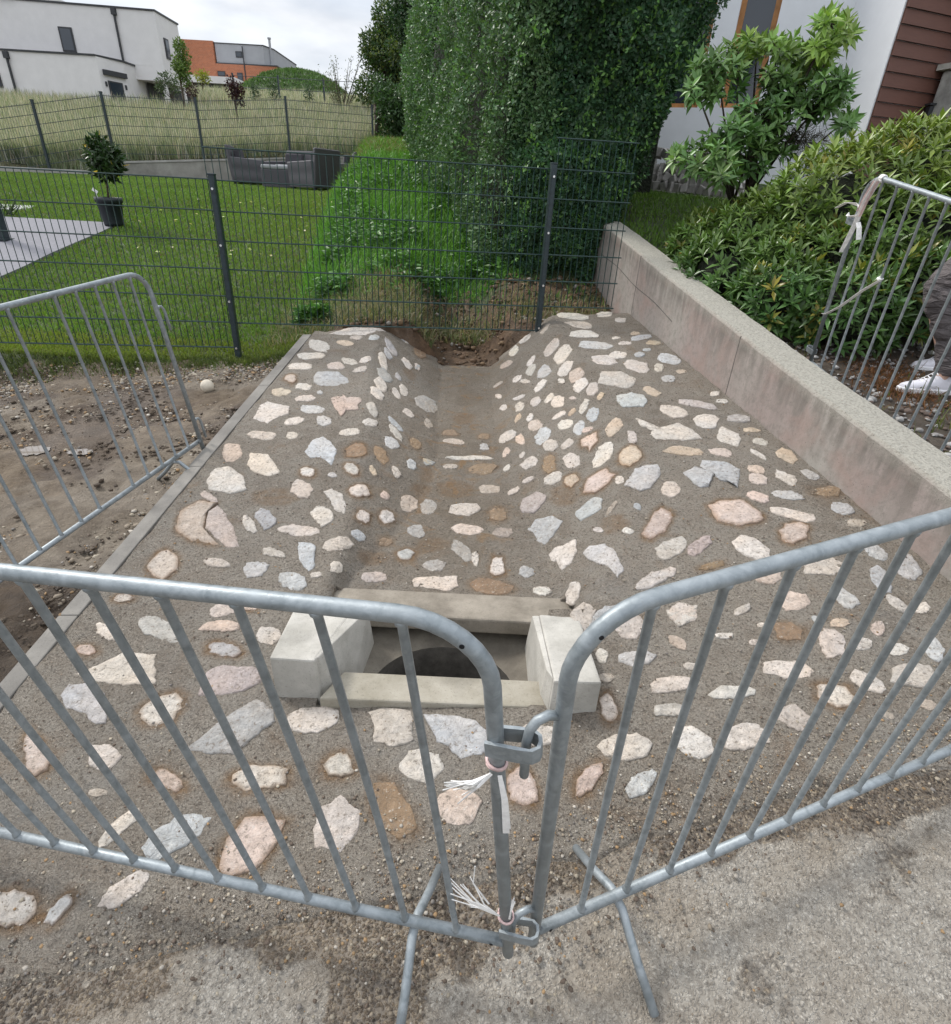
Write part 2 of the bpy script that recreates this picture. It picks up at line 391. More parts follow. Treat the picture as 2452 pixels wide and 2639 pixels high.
STONES = """-1.289 4.508 0.105 -0.045 0.024 -0.115 w;-1.304 4.299 0.096 -0.006 0.018 -0.065 w;-1.322 4.085 0.093 -0.005 0.02 -0.07 w;-1.095 4.567 0.068 -0.021 0.01 -0.053 o;-1.044 4.694 0.051 -0.004 0.01 -0.05 w;-0.898 4.697 0.039 0.031 0.012 -0.067 g;-0.979 4.167 0.072 -0.041 0.007 -0.05 w;-0.869 4.185 0.036 0.024 0.01 -0.054 w;-1.06 4.084 0.064 -0.012 0.016 -0.074 w;-0.871 4.004 0.048 0.024 0.013 -0.057 w;-1.038 3.839 0.132 -0.035 0.024 -0.116 g;-1.323 3.863 0.042 -0.002 0.025 -0.082 p*;-1.193 3.714 0.056 -0.003 0.017 -0.059 w;-1.313 3.627 0.067 -0.003 0.018 -0.057 o;-1.126 3.516 0.069 -0.003 0.014 -0.051 w;-1.055 3.602 0.02 -0.001 0.008 -0.032 g;-1.038 3.345 0.079 -0.018 0.013 -0.057 g;-1.101 3.196 0.057 0.029 0.019 -0.049 w;-0.925 3.199 0.045 -0.002 0.017 -0.067 g;-1.233 3.018 0.087 -0.003 0.016 -0.046 w;-1.061 3.015 0.033 -0.001 0.012 -0.04 w;-0.733 3.041 0.061 -0.006 0.007 -0.043 w;-0.648 3.186 0.043 0.002 0.005 -0.052 w;-0.668 3.373 0.036 -0.082 -0.017 -0.039 w;-1.331 2.826 0.06 -0.002 0.036 -0.092 p;-0.858 2.61 0.039 -0.013 0.009 -0.048 w*;-0.725 2.576 0.023 -0.001 0.005 -0.022 w;-0.643 2.632 0.046 -0.038 -0.005 -0.039 w*;-0.849 2.461 0.058 -0.048 -0.002 -0.064 w;-0.963 2.385 0.091 -0.002 0.02 -0.06 B;-1.273 2.392 0.058 -0.042 0.002 -0.026 p;-0.561 2.446 0.042 0.017 0.01 -0.052 w*;-0.658 2.83 0.05 0.017 0.016 -0.079 O*;-0.944 2.218 0.048 -0.071 -0.022 -0.031 g;-1.007 2.175 0.051 -0.065 -0.011 -0.021 w;-0.693 2.233 0.054 -0.057 -0.012 -0.052 w;-0.512 2.257 0.028 0.014 0.008 -0.042 w*;-0.416 2.331 0.037 0.005 -0.002 -0.048 w*;-0.765 2.119 0.089 -0.014 0.009 -0.04 w;-0.504 2.127 0.028 -0.003 -0.002 -0.028 w;-0.572 2.024 0.051 0.026 0.012 -0.041 w;-0.828 1.971 0.054 -0.014 0.005 -0.026 w;-0.684 1.955 0.034 -0.087 -0.032 -0.009 w;-1.036 1.905 0.057 -0.014 0.007 -0.025 w;-0.865 1.866 0.045 0.013 0.023 -0.048 g;-1.258 1.903 0.005 0.074 0.067 -0.053 w*;-0.545 1.884 0.021 0.014 0.006 -0.028 w;-0.61 1.829 0.021 0.003 0.004 -0.017 w;-0.694 1.796 0.055 -0.02 0.006 -0.05 w;-1.312 1.7 0.034 -0 0.01 -0.019 w*;-0.703 4.031 0.057 -0.082 -0.009 -0.078 w;-0.693 3.81 0.047 -0.085 -0.012 -0.074 w;-0.685 3.636 0.049 -0.053 -0.006 -0.072 w;-0.759 4.665 0.063 -0.136 -0.011 -0.065 g;-0.752 4.478 0.038 -0.08 -0.009 -0.05 g;-0.76 4.286 0.043 -0.129 -0.015 -0.054 w;-0.549 3.91 0.03 -0.069 -0.013 -0.06 w;-0.586 3.796 0.033 -0.072 -0.009 -0.041 w;-0.619 4.123 0.027 -0.04 -0.005 -0.041 w;-0.607 4.491 0.047 -0.068 -0.007 -0.057 w;-0.527 4.535 0.019 -0.047 -0.007 -0.033 w;-0.473 3.559 0.036 -0.031 -0.006 -0.052 w;-0.512 3.293 0.054 -0.06 -0.004 -0.029 w;-0.5 3.183 0.05 -0.069 -0.007 -0.031 w;-0.503 3.032 0.039 -0.013 -0.004 -0.058 g;-0.369 2.88 0.023 -0.031 -0.012 -0.042 g;-0.43 2.732 0.02 -0.035 -0.01 -0.024 w;-0.531 2.852 0.039 -0.071 -0.016 -0.045 O;-0.537 2.658 0.019 -0.033 -0.008 -0.018 o;-0.449 2.493 0.017 -0.018 -0.006 -0.02 p;-0.288 2.981 0.026 -0.009 -0.004 -0.028 o;-0.338 3.53 0.027 -0.044 -0.012 -0.058 W;-0.687 5.008 0.043 -0.024 -0.004 -0.052 w;-0.391 3.879 0.07 -0.016 -0.009 -0.131 G;-0.119 3.716 0.061 0.009 0.004 -0.084 B;-0.188 3.457 0.047 0.007 0.003 -0.048 O;-0.154 3.327 0.066 -0.019 -0.001 -0.045 W;0.031 3.263 0.028 0.004 0.001 -0.044 g;0.028 3.432 0.036 0.005 0.001 -0.04 O;-0.065 3.094 0.134 0.006 0.001 -0.027 w;0.021 2.96 0.078 0.025 0.003 -0.058 O;-0.156 2.97 0.041 0.005 0.002 -0.031 W;-0.116 2.703 0.077 0.009 0.005 -0.081 B;0.066 2.724 0.052 0.006 0 -0.046 W;-0.335 2.5 0.041 0.026 0.008 -0.059 W;-0.235 2.503 0.04 0.004 0.006 -0.064 G;-0.058 2.498 0.077 0.008 0.003 -0.058 w;0.114 2.475 0.042 0.005 -0 -0.071 O;-0.27 2.274 0.041 0.004 0.006 -0.049 G;-0.034 2.31 0.065 -0.004 -0 -0.046 p;0.132 2.3 0.042 0.004 -0.001 -0.04 M;-0.186 2.17 0.058 0.006 0.004 -0.039 B;-0.049 2.13 0.05 -0.065 -0.015 -0.035 G;0.011 2.078 0.002 -0.059 -0.016 -0.001 w;-0.292 2.081 0.032 0.003 0.005 -0.037 w*;-0.423 2.037 0.045 0.016 0.006 -0.031 B;-0.162 2.019 0.045 0.004 0.003 -0.037 G;0.106 2.032 -0 -0.071 -0.031 -0.003 w*;-0.403 1.908 0.049 0.004 0.006 -0.032 m;0.079 1.885 0.085 -0.012 -0.004 -0.048 O;0.232 2.001 0.031 0.003 -0.002 -0.037 w;0.285 1.879 0.036 -0.002 -0.003 -0.025 w;-0.285 2.66 0.036 0.018 0.005 -0.046 B;-0.393 2.163 0.027 0.01 0.005 -0.029 O;-0.449 2.487 0.022 0.002 -0.001 -0.032 p;-0.276 2.826 0.029 0.021 0.007 -0.071 B;-0.431 2.733 0.023 -0.028 -0.009 -0.03 w;-0.277 2.981 0.03 0.025 0.003 -0.035 w;-0.378 3.146 0.037 -0.031 -0.009 -0.054 O;-0.359 3.883 0.058 -0.054 -0.013 -0.1 G;-0.562 4.31 0.037 -0.07 -0.012 -0.067 B;-0.548 4.936 0.048 0.003 -0.005 -0.131 O;-0.524 4.535 0.019 0.036 0.005 -0.045 w;-0.689 4.991 0.04 -0.023 -0.003 -0.042 w;0.347 5.056 0.043 -0.005 0.007 -0.063 w;0.251 4.935 0.033 0.056 0.017 -0.104 w;0.184 4.732 0.047 0.011 0.011 -0.073 p;0.369 4.483 0.032 0.066 0.013 -0.053 w;0.362 4.321 0.028 0.06 0.018 -0.068 w;0.442 4.169 0.044 0.036 0.017 -0.098 g;0.258 4.288 0.033 0.005 0.007 -0.051 w;0.313 4.158 0.033 -0.045 -0.002 -0.042 w;0.407 3.96 0.042 0.038 0.011 -0.057 w;0.519 4.535 0.056 0.085 0.021 -0.096 w;0.586 4.309 0.054 0.074 0.023 -0.114 w;0.582 4.056 0.045 0.071 0.018 -0.077 w;0.54 3.892 0.019 -0.022 -0.003 -0.037 w;0.637 3.883 0.052 0.034 0.009 -0.093 p;0.645 3.714 0.05 0.035 0.008 -0.077 w;0.703 3.597 0.042 0.062 0.017 -0.062 w;0.122 4.12 0.023 -0.032 -0 -0.046 w;0.155 3.86 0.023 0.009 0.008 -0.05 w;0.262 3.923 0.039 -0.008 0.003 -0.037 w;0.259 3.766 0.029 0.029 0.013 -0.06 w;0.365 3.738 0.03 0.029 0.013 -0.062 w;0.448 3.706 0.032 0.03 0.008 -0.04 w;0.498 3.609 0.042 -0.003 0.005 -0.087 w;0.245 3.597 0.02 0.048 0.011 -0.031 o;0.317 3.534 0.02 0.035 0.011 -0.036 w;0.485 3.418 0.042 0.019 0.005 -0.036 w;0.562 3.398 0.022 0.033 0.007 -0.027 o;0.631 3.408 0.03 0.067 0.013 -0.033 w;0.664 3.28 0.031 0.046 0.017 -0.061 g;0.735 3.476 0.024 0.041 0.006 -0.027 o;0.581 3.567 0.02 -0.019 -0.002 -0.022 w;0.344 3.398 0.043 -0.009 0.004 -0.076 p;0.506 3.267 0.04 0.002 0.003 -0.055 w;0.577 3.176 0.032 0.059 0.016 -0.044 g;0.617 3.126 0.029 0.002 0.001 -0.026 p;0.178 3.388 0.05 0.026 0.013 -0.069 w;0.248 3.27 0.028 -0.023 -0.002 -0.065 p;0.377 3.22 0.045 0.059 0.02 -0.073 g;0.409 3.087 0.039 -0.027 -0.005 -0.064 w;0.499 3.041 0.031 0.03 0.01 -0.041 w;0.75 3.065 0.049 0.055 0.013 -0.057 o;0.823 2.923 -0.007 -0.071 -0.026 0.002 w;0.164 3.173 0.019 0.034 0.013 -0.033 p;0.254 3.08 0.016 0.016 0.006 -0.022 w;0.286 2.968 0.044 0.033 0.013 -0.054 w;0.165 2.983 0.02 0.028 0.008 -0.025 w;0.388 2.887 -0.007 -0.095 -0.033 0.021 O;0.503 2.858 0.039 -0.026 -0.007 -0.072 w;0.658 2.809 0.056 0.08 0.017 -0.061 w;0.78 2.736 0.059 0.023 -0.002 -0.092 o*;0.276 2.785 0.03 0.016 0.006 -0.027 w;0.397 2.728 0.05 0.026 0.009 -0.052 w;0.481 2.65 0.036 0.018 0.008 -0.053 o*;0.598 2.561 0.067 0.054 0.014 -0.072 p*;0.689 2.522 0.018 -0.007 -0.005 -0.031 w;0.195 2.711 0.032 0.03 0.007 -0.027 w;0.287 2.565 0.057 0.04 0.019 -0.07 m;0.43 2.538 0.051 -0.029 -0.006 -0.062 B;0.53 2.359 0.059 0.049 0.012 -0.054 w;0.62 2.311 0.028 0.037 0.004 -0.015 W;0.543 2.172 0.018 -0.014 -0.003 -0.02 w;0.604 2.175 0.038 -0.017 -0.008 -0.049 B;0.649 2.094 0.02 -0.006 -0.002 -0.023 w;0.401 1.816 0.019 0.062 0.019 -0.035 w;0.117 4.38 0.036 0.017 0.006 -0.037 W;0.494 4.952 0.036 0.053 0.009 -0.047 W;0.737 5.141 0.122 -0.048 -0.011 -0.086 w;0.773 4.888 0.104 -0.059 -0.013 -0.078 w;0.786 4.657 0.111 -0.02 -0.012 -0.085 w;0.821 4.396 0.124 -0.022 -0.013 -0.088 w;1.015 5.171 0.063 -0.005 -0.011 -0.072 w;1.127 4.993 0.045 -0.004 -0.011 -0.061 w;1.196 4.547 0.081 0.027 -0.009 -0.058 g;1.056 4.426 0.048 -0.003 -0.007 -0.039 w;1.008 4.542 0.034 -0.002 -0.005 -0.029 w;1.263 4.406 0.051 -0.003 -0.01 -0.044 o;1.175 4.641 0.038 -0.003 -0.007 -0.036 o;0.851 4.087 0.08 -0.025 -0.016 -0.087 w;0.966 4.183 0.06 -0.004 -0.012 -0.071 w;1.115 4.174 0.039 -0.002 -0.01 -0.05 w;1.053 3.951 0.066 -0.062 -0.029 -0.097 w;1.296 4.07 0.059 -0.059 -0.028 -0.083 g;1.194 3.919 0.03 -0.002 -0.017 -0.073 w;1.187 4.271 0.032 -0.002 -0.006 -0.026 w;1.326 3.842 0.039 -0.002 -0.009 -0.035 o;0.88 3.728 0.126 -0.039 -0.027 -0.133 w;1.214 3.732 0.048 -0.003 -0.013 -0.054 g;1.06 3.523 0.041 -0.05 -0.02 -0.053 o;0.91 3.403 0.083 -0.022 -0.023 -0.101 g;1.43 3.466 0.027 -0.001 -0.01 -0.033 w;1.288 3.323 0.087 -0.056 -0.018 -0.047 m;1.443 3.36 0.041 -0.002 -0.008 -0.025 w;1.123 3.234 0.069 -0.055 -0.029 -0.08 w;1.266 3.095 0.064 -0.016 -0.029 -0.086 w;1.455 3.126 0.061 -0.016 -0.019 -0.05 w;1.482 2.983 0.053 -0.002 -0.01 -0.029 o;1.326 2.908 0.044 -0.048 -0.036 -0.073 w;1.472 2.845 0.031 -0.024 -0.017 -0.034 w;1.052 2.768 0.084 -0.019 -0.014 -0.047 o;1.238 2.735 0.051 -0.018 -0.015 -0.038 p;1.415 2.708 0.021 -0.045 -0.013 -0.019 w;1.551 2.699 0.028 -0.046 -0.032 -0.049 o;1.351 2.567 0.035 -0.015 -0.015 -0.032 p;1.327 2.485 0.04 -0.021 -0.019 -0.039 w;1.46 2.489 0.03 -0.043 -0.026 -0.04 w;1.586 2.518 0.024 -0.037 -0.019 -0.028 g;0.902 2.406 0.041 -0.001 -0.016 -0.064 w;1.27 2.329 0.035 -0.032 -0.021 -0.038 p;1.413 2.345 0.06 -0.019 -0.016 -0.032 g;1.6 2.368 0.055 -0.001 -0.019 -0.041 O;1.372 2.191 0.075 -0.046 -0.02 -0.035 w;1.598 2.235 0.03 -0.029 -0.027 -0.039 g;1.322 2.073 0.065 0.016 -0.022 -0.07 p*;1.606 2.131 0.039 -0.001 -0.012 -0.025 W;0.722 2.27 0.015 -0.008 -0.005 -0.024 w;0.786 2.146 0.069 0.095 0.02 -0.042 p*;0.647 2.092 0.019 -0.012 -0.004 -0.022 w;0.795 1.971 0.069 0.043 0.002 -0.051 w;0.917 1.991 0.059 0.05 0.005 -0.037 m;1.114 1.975 0.042 -0.06 -0.039 -0.055 w;1.581 1.943 0.021 -0.039 -0.029 -0.033 g;1.111 1.805 0.045 -0.022 -0.023 -0.041 p;1.337 1.854 0.084 0.01 -0.02 -0.051 w;1.651 1.849 -0.002 -0.066 -0.047 -0.035 g;1.514 1.772 -0.01 -0.065 -0.039 -0.023 w;0.696 1.795 0.083 0.049 0.003 -0.032 w;1.153 1.667 0.055 0.006 -0.016 -0.045 p;1.337 1.685 0.027 -0.039 -0.029 -0.033 g;1.506 1.651 0.017 -0.039 -0.019 -0.018 w;1.573 1.638 0.038 -0 -0.018 -0.03 w;0.749 1.613 0.05 -0 -0.011 -0.042 w;0.958 1.624 0.036 0.016 -0.002 -0.018 w;0.929 1.866 0.051 0.012 -0.004 -0.02 O;0.285 1.875 0.036 0.003 -0.002 -0.024 w;0.403 1.615 0.039 0.081 0.017 -0.062 w;0.47 1.577 0.059 0.041 0.012 -0.043 w;0.557 1.547 0.048 0.021 0.004 -0.049 w;0.696 1.477 0.024 -0.023 -0.012 -0.017 p;0.858 1.507 0.029 -0 -0.004 -0.013 w;0.944 1.476 0.015 -0 -0.005 -0.013 w;0.438 1.423 -0.004 -0.029 -0.018 0 w;0.552 1.412 0.058 0.004 -0.005 -0.031 w;0.719 1.375 0.031 -0 -0.004 -0.014 w;0.441 1.335 0.023 -0 -0.003 -0.017 W;1.077 1.526 0.048 -0 -0.017 -0.043 O;1.265 1.563 0.033 -0 -0.01 -0.021 o;1.197 1.474 -0.012 -0.06 -0.044 -0.017 w;1.293 1.469 0.032 -0 -0.014 -0.028 w;1.379 1.536 0.024 -0 -0.015 -0.028 p;1.391 1.444 0.035 -0 -0.013 -0.023 w;1.508 1.451 0.001 -0.04 -0.036 -0.024 g;1.016 1.366 0.079 -0.004 -0.014 -0.031 w;0.629 1.306 0.069 0.011 -0.004 -0.033 w;0.812 1.279 0.073 0.007 -0.006 -0.022 w;1.112 1.268 0.046 -0.026 -0.027 -0.035 w*;1.225 1.32 0.035 -0.03 -0.023 -0.025 w;1.378 1.339 0.071 -0 -0.025 -0.043 w;0.608 1.217 0.044 0 -0.005 -0.022 w;0.427 1.223 0.006 -0.041 -0.022 -0.009 w*;0.954 1.188 0.033 -0.031 -0.031 -0.034 w;0.801 1.13 0.064 0.012 -0.008 -0.043 w;0.645 1.11 0.051 -0.031 -0.027 -0.038 w;0.461 1.097 0.071 -0.007 -0.01 -0.038 w;0.209 1.133 0.061 0 -0.002 -0.033 w;0.173 1.069 0.041 0 -0.001 -0.021 w;0.163 0.984 0.015 -0.048 -0.035 -0.013 p*;0.341 1 0.035 0.044 0.018 -0.014 p*;0.475 0.99 0.046 0.03 0.01 -0.021 g;1.224 1.197 0.015 -0.008 -0.009 -0.011 W;1.196 1.573 0.014 -0.018 -0.01 -0.012 w;1.005 1.55 0.021 -0 -0.004 -0.011 w;1.353 1.232 0.02 -0.012 -0.014 -0.016 W;-1.311 1.706 0.034 -0 0.011 -0.02 w*;-0.902 1.638 0.035 0.021 0.024 -0.036 w;-0.813 1.657 0.028 -0 0.007 -0.018 p*;-1.272 1.533 0.069 -0.035 0.004 -0.027 w;-1.087 1.545 0.087 -0.027 0.013 -0.046 w;-0.883 1.556 0.068 -0 0.011 -0.026 p;-1.306 1.452 0.032 -0 0.013 -0.022 p*;-0.828 1.453 0.059 -0.01 0.009 -0.03 w*;-0.695 1.518 0.044 -0 0.012 -0.037 w;-0.929 1.217 0.042 0.037 0.036 -0.038 w*;-0.451 1.182 0.073 0.016 0.017 -0.04 w;-1.22 1.067 0.066 -0.071 -0.027 -0.01 p*;-1.016 1.06 0.045 0 0.021 -0.036 w;-0.803 0.997 0.046 -0.018 0.001 -0.022 p*;-0.551 1.002 0.076 0.008 0.015 -0.034 w*;-0.336 1.036 0.038 0 0.008 -0.034 w*;-0.109 1.041 0.059 -0.01 -0.003 -0.047 w;-0.172 0.921 0.045 -0.061 -0.037 -0.023 O;-0.006 0.929 0.055 0 0.003 -0.048 p;-0.309 0.887 0.021 0.059 0.053 -0.026 w;-0.867 0.867 0.029 0.042 0.018 -0.013 w;-0.711 0.849 0.054 0.052 0.034 -0.027 w;-0.509 0.836 0.055 0.055 0.047 -0.039 p*;-0.77 0.727 0.039 0.031 0.023 -0.018 w;-0.902 0.686 0.009 0.032 0.017 -0.008 w*;-1.018 0.688 0.053 0.001 0.027 -0.037 w*;-0.973 0.956 0.027 0 0.006 -0.01 W"""
POLYS = [('p',[(-0.968,3.521),(-0.906,3.59),(-0.854,3.523),(-0.802,3.533),(-0.751,3.484),(-0.766,3.396),(-0.744,3.343),(-0.824,3.332),(-0.831,3.247),(-0.907,3.384)]),('w',[(-1.364,3.241),(-1.388,3.424),(-1.362,3.492),(-1.192,3.396),(-1.167,3.286),(-1.221,3.235),(-1.251,3.161)]),('w',[(-1.202,2.691),(-1.226,2.814),(-1.129,2.797),(-1.067,2.714),(-1.0,2.609),(-1.054,2.573),(-1.142,2.618)]),('w',[(-0.933,2.819),(-0.927,2.949),(-0.878,2.987),(-0.81,2.915),(-0.761,2.827),(-0.753,2.678),(-0.835,2.76),(-0.888,2.757)]),('w',[(-1.357,2.545),(-1.364,2.657),(-1.295,2.686),(-1.184,2.589),(-1.119,2.456),(-1.177,2.419),(-1.302,2.461)]),('w',[(-0.733,2.424),(-0.699,2.453),(-0.637,2.4),(-0.593,2.301),(-0.594,2.235),(-0.641,2.262),(-0.677,2.336)]),('p*',[(-1.322,2.139),(-1.357,2.277),(-1.307,2.356),(-1.215,2.341),(-1.227,2.264),(-1.194,2.136),(-1.065,2.017),(-1.215,2.054)]),('m',[(-1.222,2.264),(-1.206,2.32),(-1.159,2.273),(-1.072,2.162),(-0.984,2.007),(-1.031,2.001),(-1.186,2.146)]),('w',[(-1.288,4.808),(-1.127,4.959),(-1.003,5.121),(-0.898,5.161),(-0.813,4.972),(-0.976,4.746)]),('p*',[(0.569,3.042),(0.61,3.062),(0.66,3.07),(0.652,2.957),(0.629,2.935),(0.602,2.88),(0.594,2.936),(0.566,2.958)]),('w',[(0.249,2.342),(0.292,2.416),(0.372,2.396),(0.41,2.329),(0.361,2.25),(0.322,2.214),(0.29,2.245),(0.279,2.315)]),('w',[(0.337,2.134),(0.362,2.167),(0.396,2.155),(0.449,2.166),(0.446,2.078),(0.415,2.014),(0.375,1.994),(0.36,2.062),(0.347,2.071)]),('w',[(0.461,2.041),(0.492,2.074),(0.55,2.049),(0.571,1.975),(0.588,1.845),(0.552,1.803),(0.528,1.872),(0.495,1.941)]),('w',[(-0.244,1.917),(-0.171,1.93),(-0.06,1.951),(-0.054,1.879),(-0.095,1.845),(-0.164,1.858),(-0.231,1.857)]),('w',[(0.884,3.149),(0.914,3.083),(0.972,3.024),(1.11,3.069),(1.17,2.979),(1.186,2.89),(1.075,2.879),(0.944,2.898),(0.923,2.958),(0.946,3.003),(0.893,3.052)]),('g',[(0.999,2.553),(1.066,2.605),(1.105,2.526),(1.093,2.611),(1.122,2.668),(1.241,2.644),(1.272,2.569),(1.211,2.41),(1.195,2.466),(1.149,2.474),(1.135,2.525),(1.08,2.424),(1.036,2.414)]),('g',[(0.702,2.463),(0.778,2.598),(0.833,2.631),(0.899,2.642),(0.886,2.532),(0.812,2.42),(0.761,2.395)]),('p*',[(1.031,2.277),(1.111,2.316),(1.198,2.304),(1.24,2.203),(1.23,2.147),(1.112,2.116),(1.037,2.151)]),('w',[(0.694,1.626),(0.743,1.625),(0.815,1.657),(0.779,1.575),(0.718,1.546),(0.704,1.576)]),('w',[(-1.284,1.351),(-1.218,1.401),(-1.169,1.44),(-1.052,1.428),(-0.991,1.308),(-1.096,1.308),(-1.198,1.323)]),('m',[(-0.85,1.358),(-0.8,1.384),(-0.685,1.373),(-0.649,1.317),(-0.717,1.278),(-0.836,1.268)]),('g',[(-1.274,1.269),(-1.274,1.308),(-1.209,1.313),(-1.152,1.288),(-1.108,1.24),(-1.077,1.172),(-1.103,1.163),(-1.159,1.203),(-1.242,1.226)]),('w',[(-0.791,1.089),(-0.754,1.134),(-0.721,1.186),(-0.704,1.204),(-0.642,1.251),(-0.577,1.213),(-0.562,1.177),(-0.601,1.135),(-0.645,1.07),(-0.728,1.073)]),('w',[(-0.291,1.213),(-0.261,1.222),(-0.159,1.213),(-0.139,1.111),(-0.195,1.095),(-0.257,1.111),(-0.262,1.161)]),('g',[(-0.122,1.2),(-0.049,1.2),(0.034,1.178),(0.074,1.145),(0.068,1.08),(-0.003,1.057),(-0.042,1.095),(-0.072,1.111)])]
PALE = [[(-0.907,0.5),(-0.843,0.524),(-0.779,0.552),(-0.684,0.579),(-0.583,0.603),(-0.399,0.641),(-0.321,0.668),(-0.238,0.66),(-0.227,0.608),(-0.236,0.552),(-0.248,0.496),(-0.2,0.1),(-3,0.1),(-3,0.4)],[(0.085,0.613),(0.168,0.778),(0.31,0.808),(0.482,0.842),(0.503,0.776),(0.692,0.829),(0.799,0.868),(0.915,0.854),(0.952,0.808),(0.794,0.717),(0.672,0.69),(0.592,0.62),(0.571,0.555),(0.506,0.508),(0.6,0.1),(-0.05,0.1),(-0.03,0.4)],[(-0.156,0.498),(-0.169,0.536),(-0.103,0.588),(-0.025,0.572),(0.054,0.564),(0.082,0.502),(0.0,0.3),(-0.15,0.3)]]
PUDDLES = [(-2.64,3.08,.085,.07),(-2.34,3.05,.07,.045)]
# ================= SETTING: terrain, road, cobbled apron =================
def in_poly(x, y, poly):
    x = np.asarray(x); y = np.asarray(y); ins = np.zeros(x.shape, bool); n = len(poly)
    for i in range(n):
        x1, y1 = poly[i]; x2, y2 = poly[(i + 1) % n]
        c = ((y1 > y) != (y2 > y)) & (x < (x2 - x1) * (y - y1) / ((y2 - y1) or 1e-9) + x1); ins ^= c
    return ins
def lines(*seg):
    r = []
    for a, b, s in seg: r += list(np.arange(a, b, s))
    return np.array(r + [seg[-1][1]])
def yfront(x): return .73 + .24 * x
def yend(x): return min(fence_y(x) + .06, 5.2) if x < -.4 or x > .12 else 4.98 + .1 * x
def gz(x, y):
    xx = max(-7., min(7., x))
    if -1.47 < x < wall_x(y) + .12 and yfront(x) - .1 < y < yend(x) - .02: return min(hA(xx, y), P(xx, y)) - .075 if not (-.7 < x < .5 and 1.1 < y < 1.9) else -.75
    if y < (.75 if x < -1.5 else 1.62): return P(xx, max(y, -6)) - .03
    return ground_z(xx if y < 2 else x, y)
def tensor(xs, ys, fz):
    nx, ny = len(xs), len(ys)
    Z = np.array([[fz(x, y) for x in xs] for y in ys]); X, Y = np.meshgrid(xs, ys)
    i = np.arange(ny - 1)[:, None] * nx + np.arange(nx - 1)[None, :]
    F = np.stack([i, i + 1, i + nx + 1, i + nx], -1).reshape(-1, 4)
    return X.ravel(), Y.ravel(), Z.ravel(), F
xs = lines((-160, -30, 10), (-30, -12, 1.0), (-12, -4.2, .3), (-4.2, 2.4, .05), (2.4, 6, .15), (6, 20, 1), (20, 160, 10))
ys = lines((-30, 0, 5), (0, .9, .3), (.9, 6.6, .05), (6.6, 12, .15), (12, 26, .4), (26, 60, 2), (60, 300, 20))
X, Y, Z, F = tensor(xs, ys, gz)
n1 = fbm(X, Y, 3.1); n2 = fbm(X, Y, 14.)
fy = np.array([fence_y(x) for x in X]); wx = 1.743 - .156 * (Y - 1.851)
soil = (X < -1.45) & (Y < fy - .12 + .25 * (n1 - .5)) & (Y > .6)
Z += np.where(soil, (n1 - .47) * .07 + (n2 - .47) * .055 + (fbm(X, Y, 7., 2) > .5) * .008, 0)
# wheel rut and ridge beside the kerb
Z += np.where(soil, .03 * np.exp(-((X + 1.9 + .15 * (Y - 2)) / .12) ** 2) * (Y < 2.6), 0)
for cx_, cy_, a_, b_ in PUDDLES:
    q_ = np.clip(1.9 - np.hypot((X - cx_) / a_, (Y - cy_) / b_), 0, 1); Z = Z * (1 - q_) + q_ * (P(cx_, cy_) - .04 * (cy_ - .6) - .006)
colr = np.zeros((len(X), 3)); colr[:] = (.055, .085, .022)
colr[soil] = np.where((n1[soil] > .50)[:, None], (.23, .18, .125), (.16, .12, .085))
pale = soil & (fbm(X + 9, Y, 1.4) > .50) & (Y > 1.6); colr[pale] = (.27, .225, .17)
dk = soil & (Y < 1.9); colr[dk] = (.10, .068, .04)
bank = (X > -1.35) & (X < 1.3) & (Y > 4.6) & (Y < 6.1 + (n1 - .5) * 1.2) & (np.abs(X + .1) < 1.25)
colr[bank] = np.where((n2[bank] > .5)[:, None], (.16, .095, .05), (.12, .075, .042))
Z += np.where(bank & (Y > 5.05), (n2 - .47) * .09 + (n1 - .47) * .06, 0)
colr[(Y > 13) & (X < -2)] = (.12, .12, .05); colr[(Y > 24)] = (.14, .13, .06)
rg = (X > wx + .1) & (Y < 6.6) & (Y > 1.5); colr[rg] = (.13, .105, .08)
lw = (X > wx + .1) & (Y > 5.2) & (Y < 12); colr[lw] = (.055, .085, .022)
gme = np_mesh('ground', np.stack([X, Y, Z], 1), F, colr, True)
ground = link('ground', gme, None, GROUND); tag(ground, 'soil and turf ground sloping up from the road', kind='structure')

# road
xr = lines((-40, -6, 4), (-6, -1.8, .3), (-1.8, 2.4, .016), (2.4, 6, .3), (6, 40, 4))
yr = lines((-30, -1, 2), (-1, .2, .1), (.2, 1.45, .016))
X, Y, Z, F = tensor(xr, yr, lambda x, y: P(max(-7, min(7, x)), max(y, -6)) - .008)
ymax = np.where(X < -1.5, .72, np.where(X > 1.6, 1.42, yfront(X) + .12))
keep = (Y <= ymax + .02)[F].all(1); F = F[keep]
wet = np.where((X > .35) & (Y < yfront(X) - .07), .30, .72)
for pp in PALE: wet[in_poly(X, Y, pp)] = .0
wet[(X > -.24) & (X < -.04) & (Y < yfront(X) - .02) & (Y > .3)] = 1.1
def blur(w_, ny, nx, k=2):
    a = w_.reshape(ny, nx)
    for _ in range(k): a = (a + np.roll(a, 1, 0) + np.roll(a, -1, 0) + np.roll(a, 1, 1) + np.roll(a, -1, 1)) / 5
    return a.ravel()
wet = blur(wet, len(yr), len(xr), 3)
wet += (fbm(X, Y, 5.) - .5) * .35
# wettest right along the lower lip of the apron
lip = np.exp(-((Y - yfront(X) + .02) / .045) ** 2) * (fbm(X + 3, Y, 6) > .42); wet += lip * .75
Z = Z + (fbm(X, Y, 30.) - .47) * .010
rme = np_mesh('road', np.stack([X, Y, Z], 1), F, np.stack([wet, wet * 0, wet * 0], 1), True)
road = link('road', rme, None, ROAD); tag(road, 'exposed aggregate road surface with damp dirt patches', kind='structure')

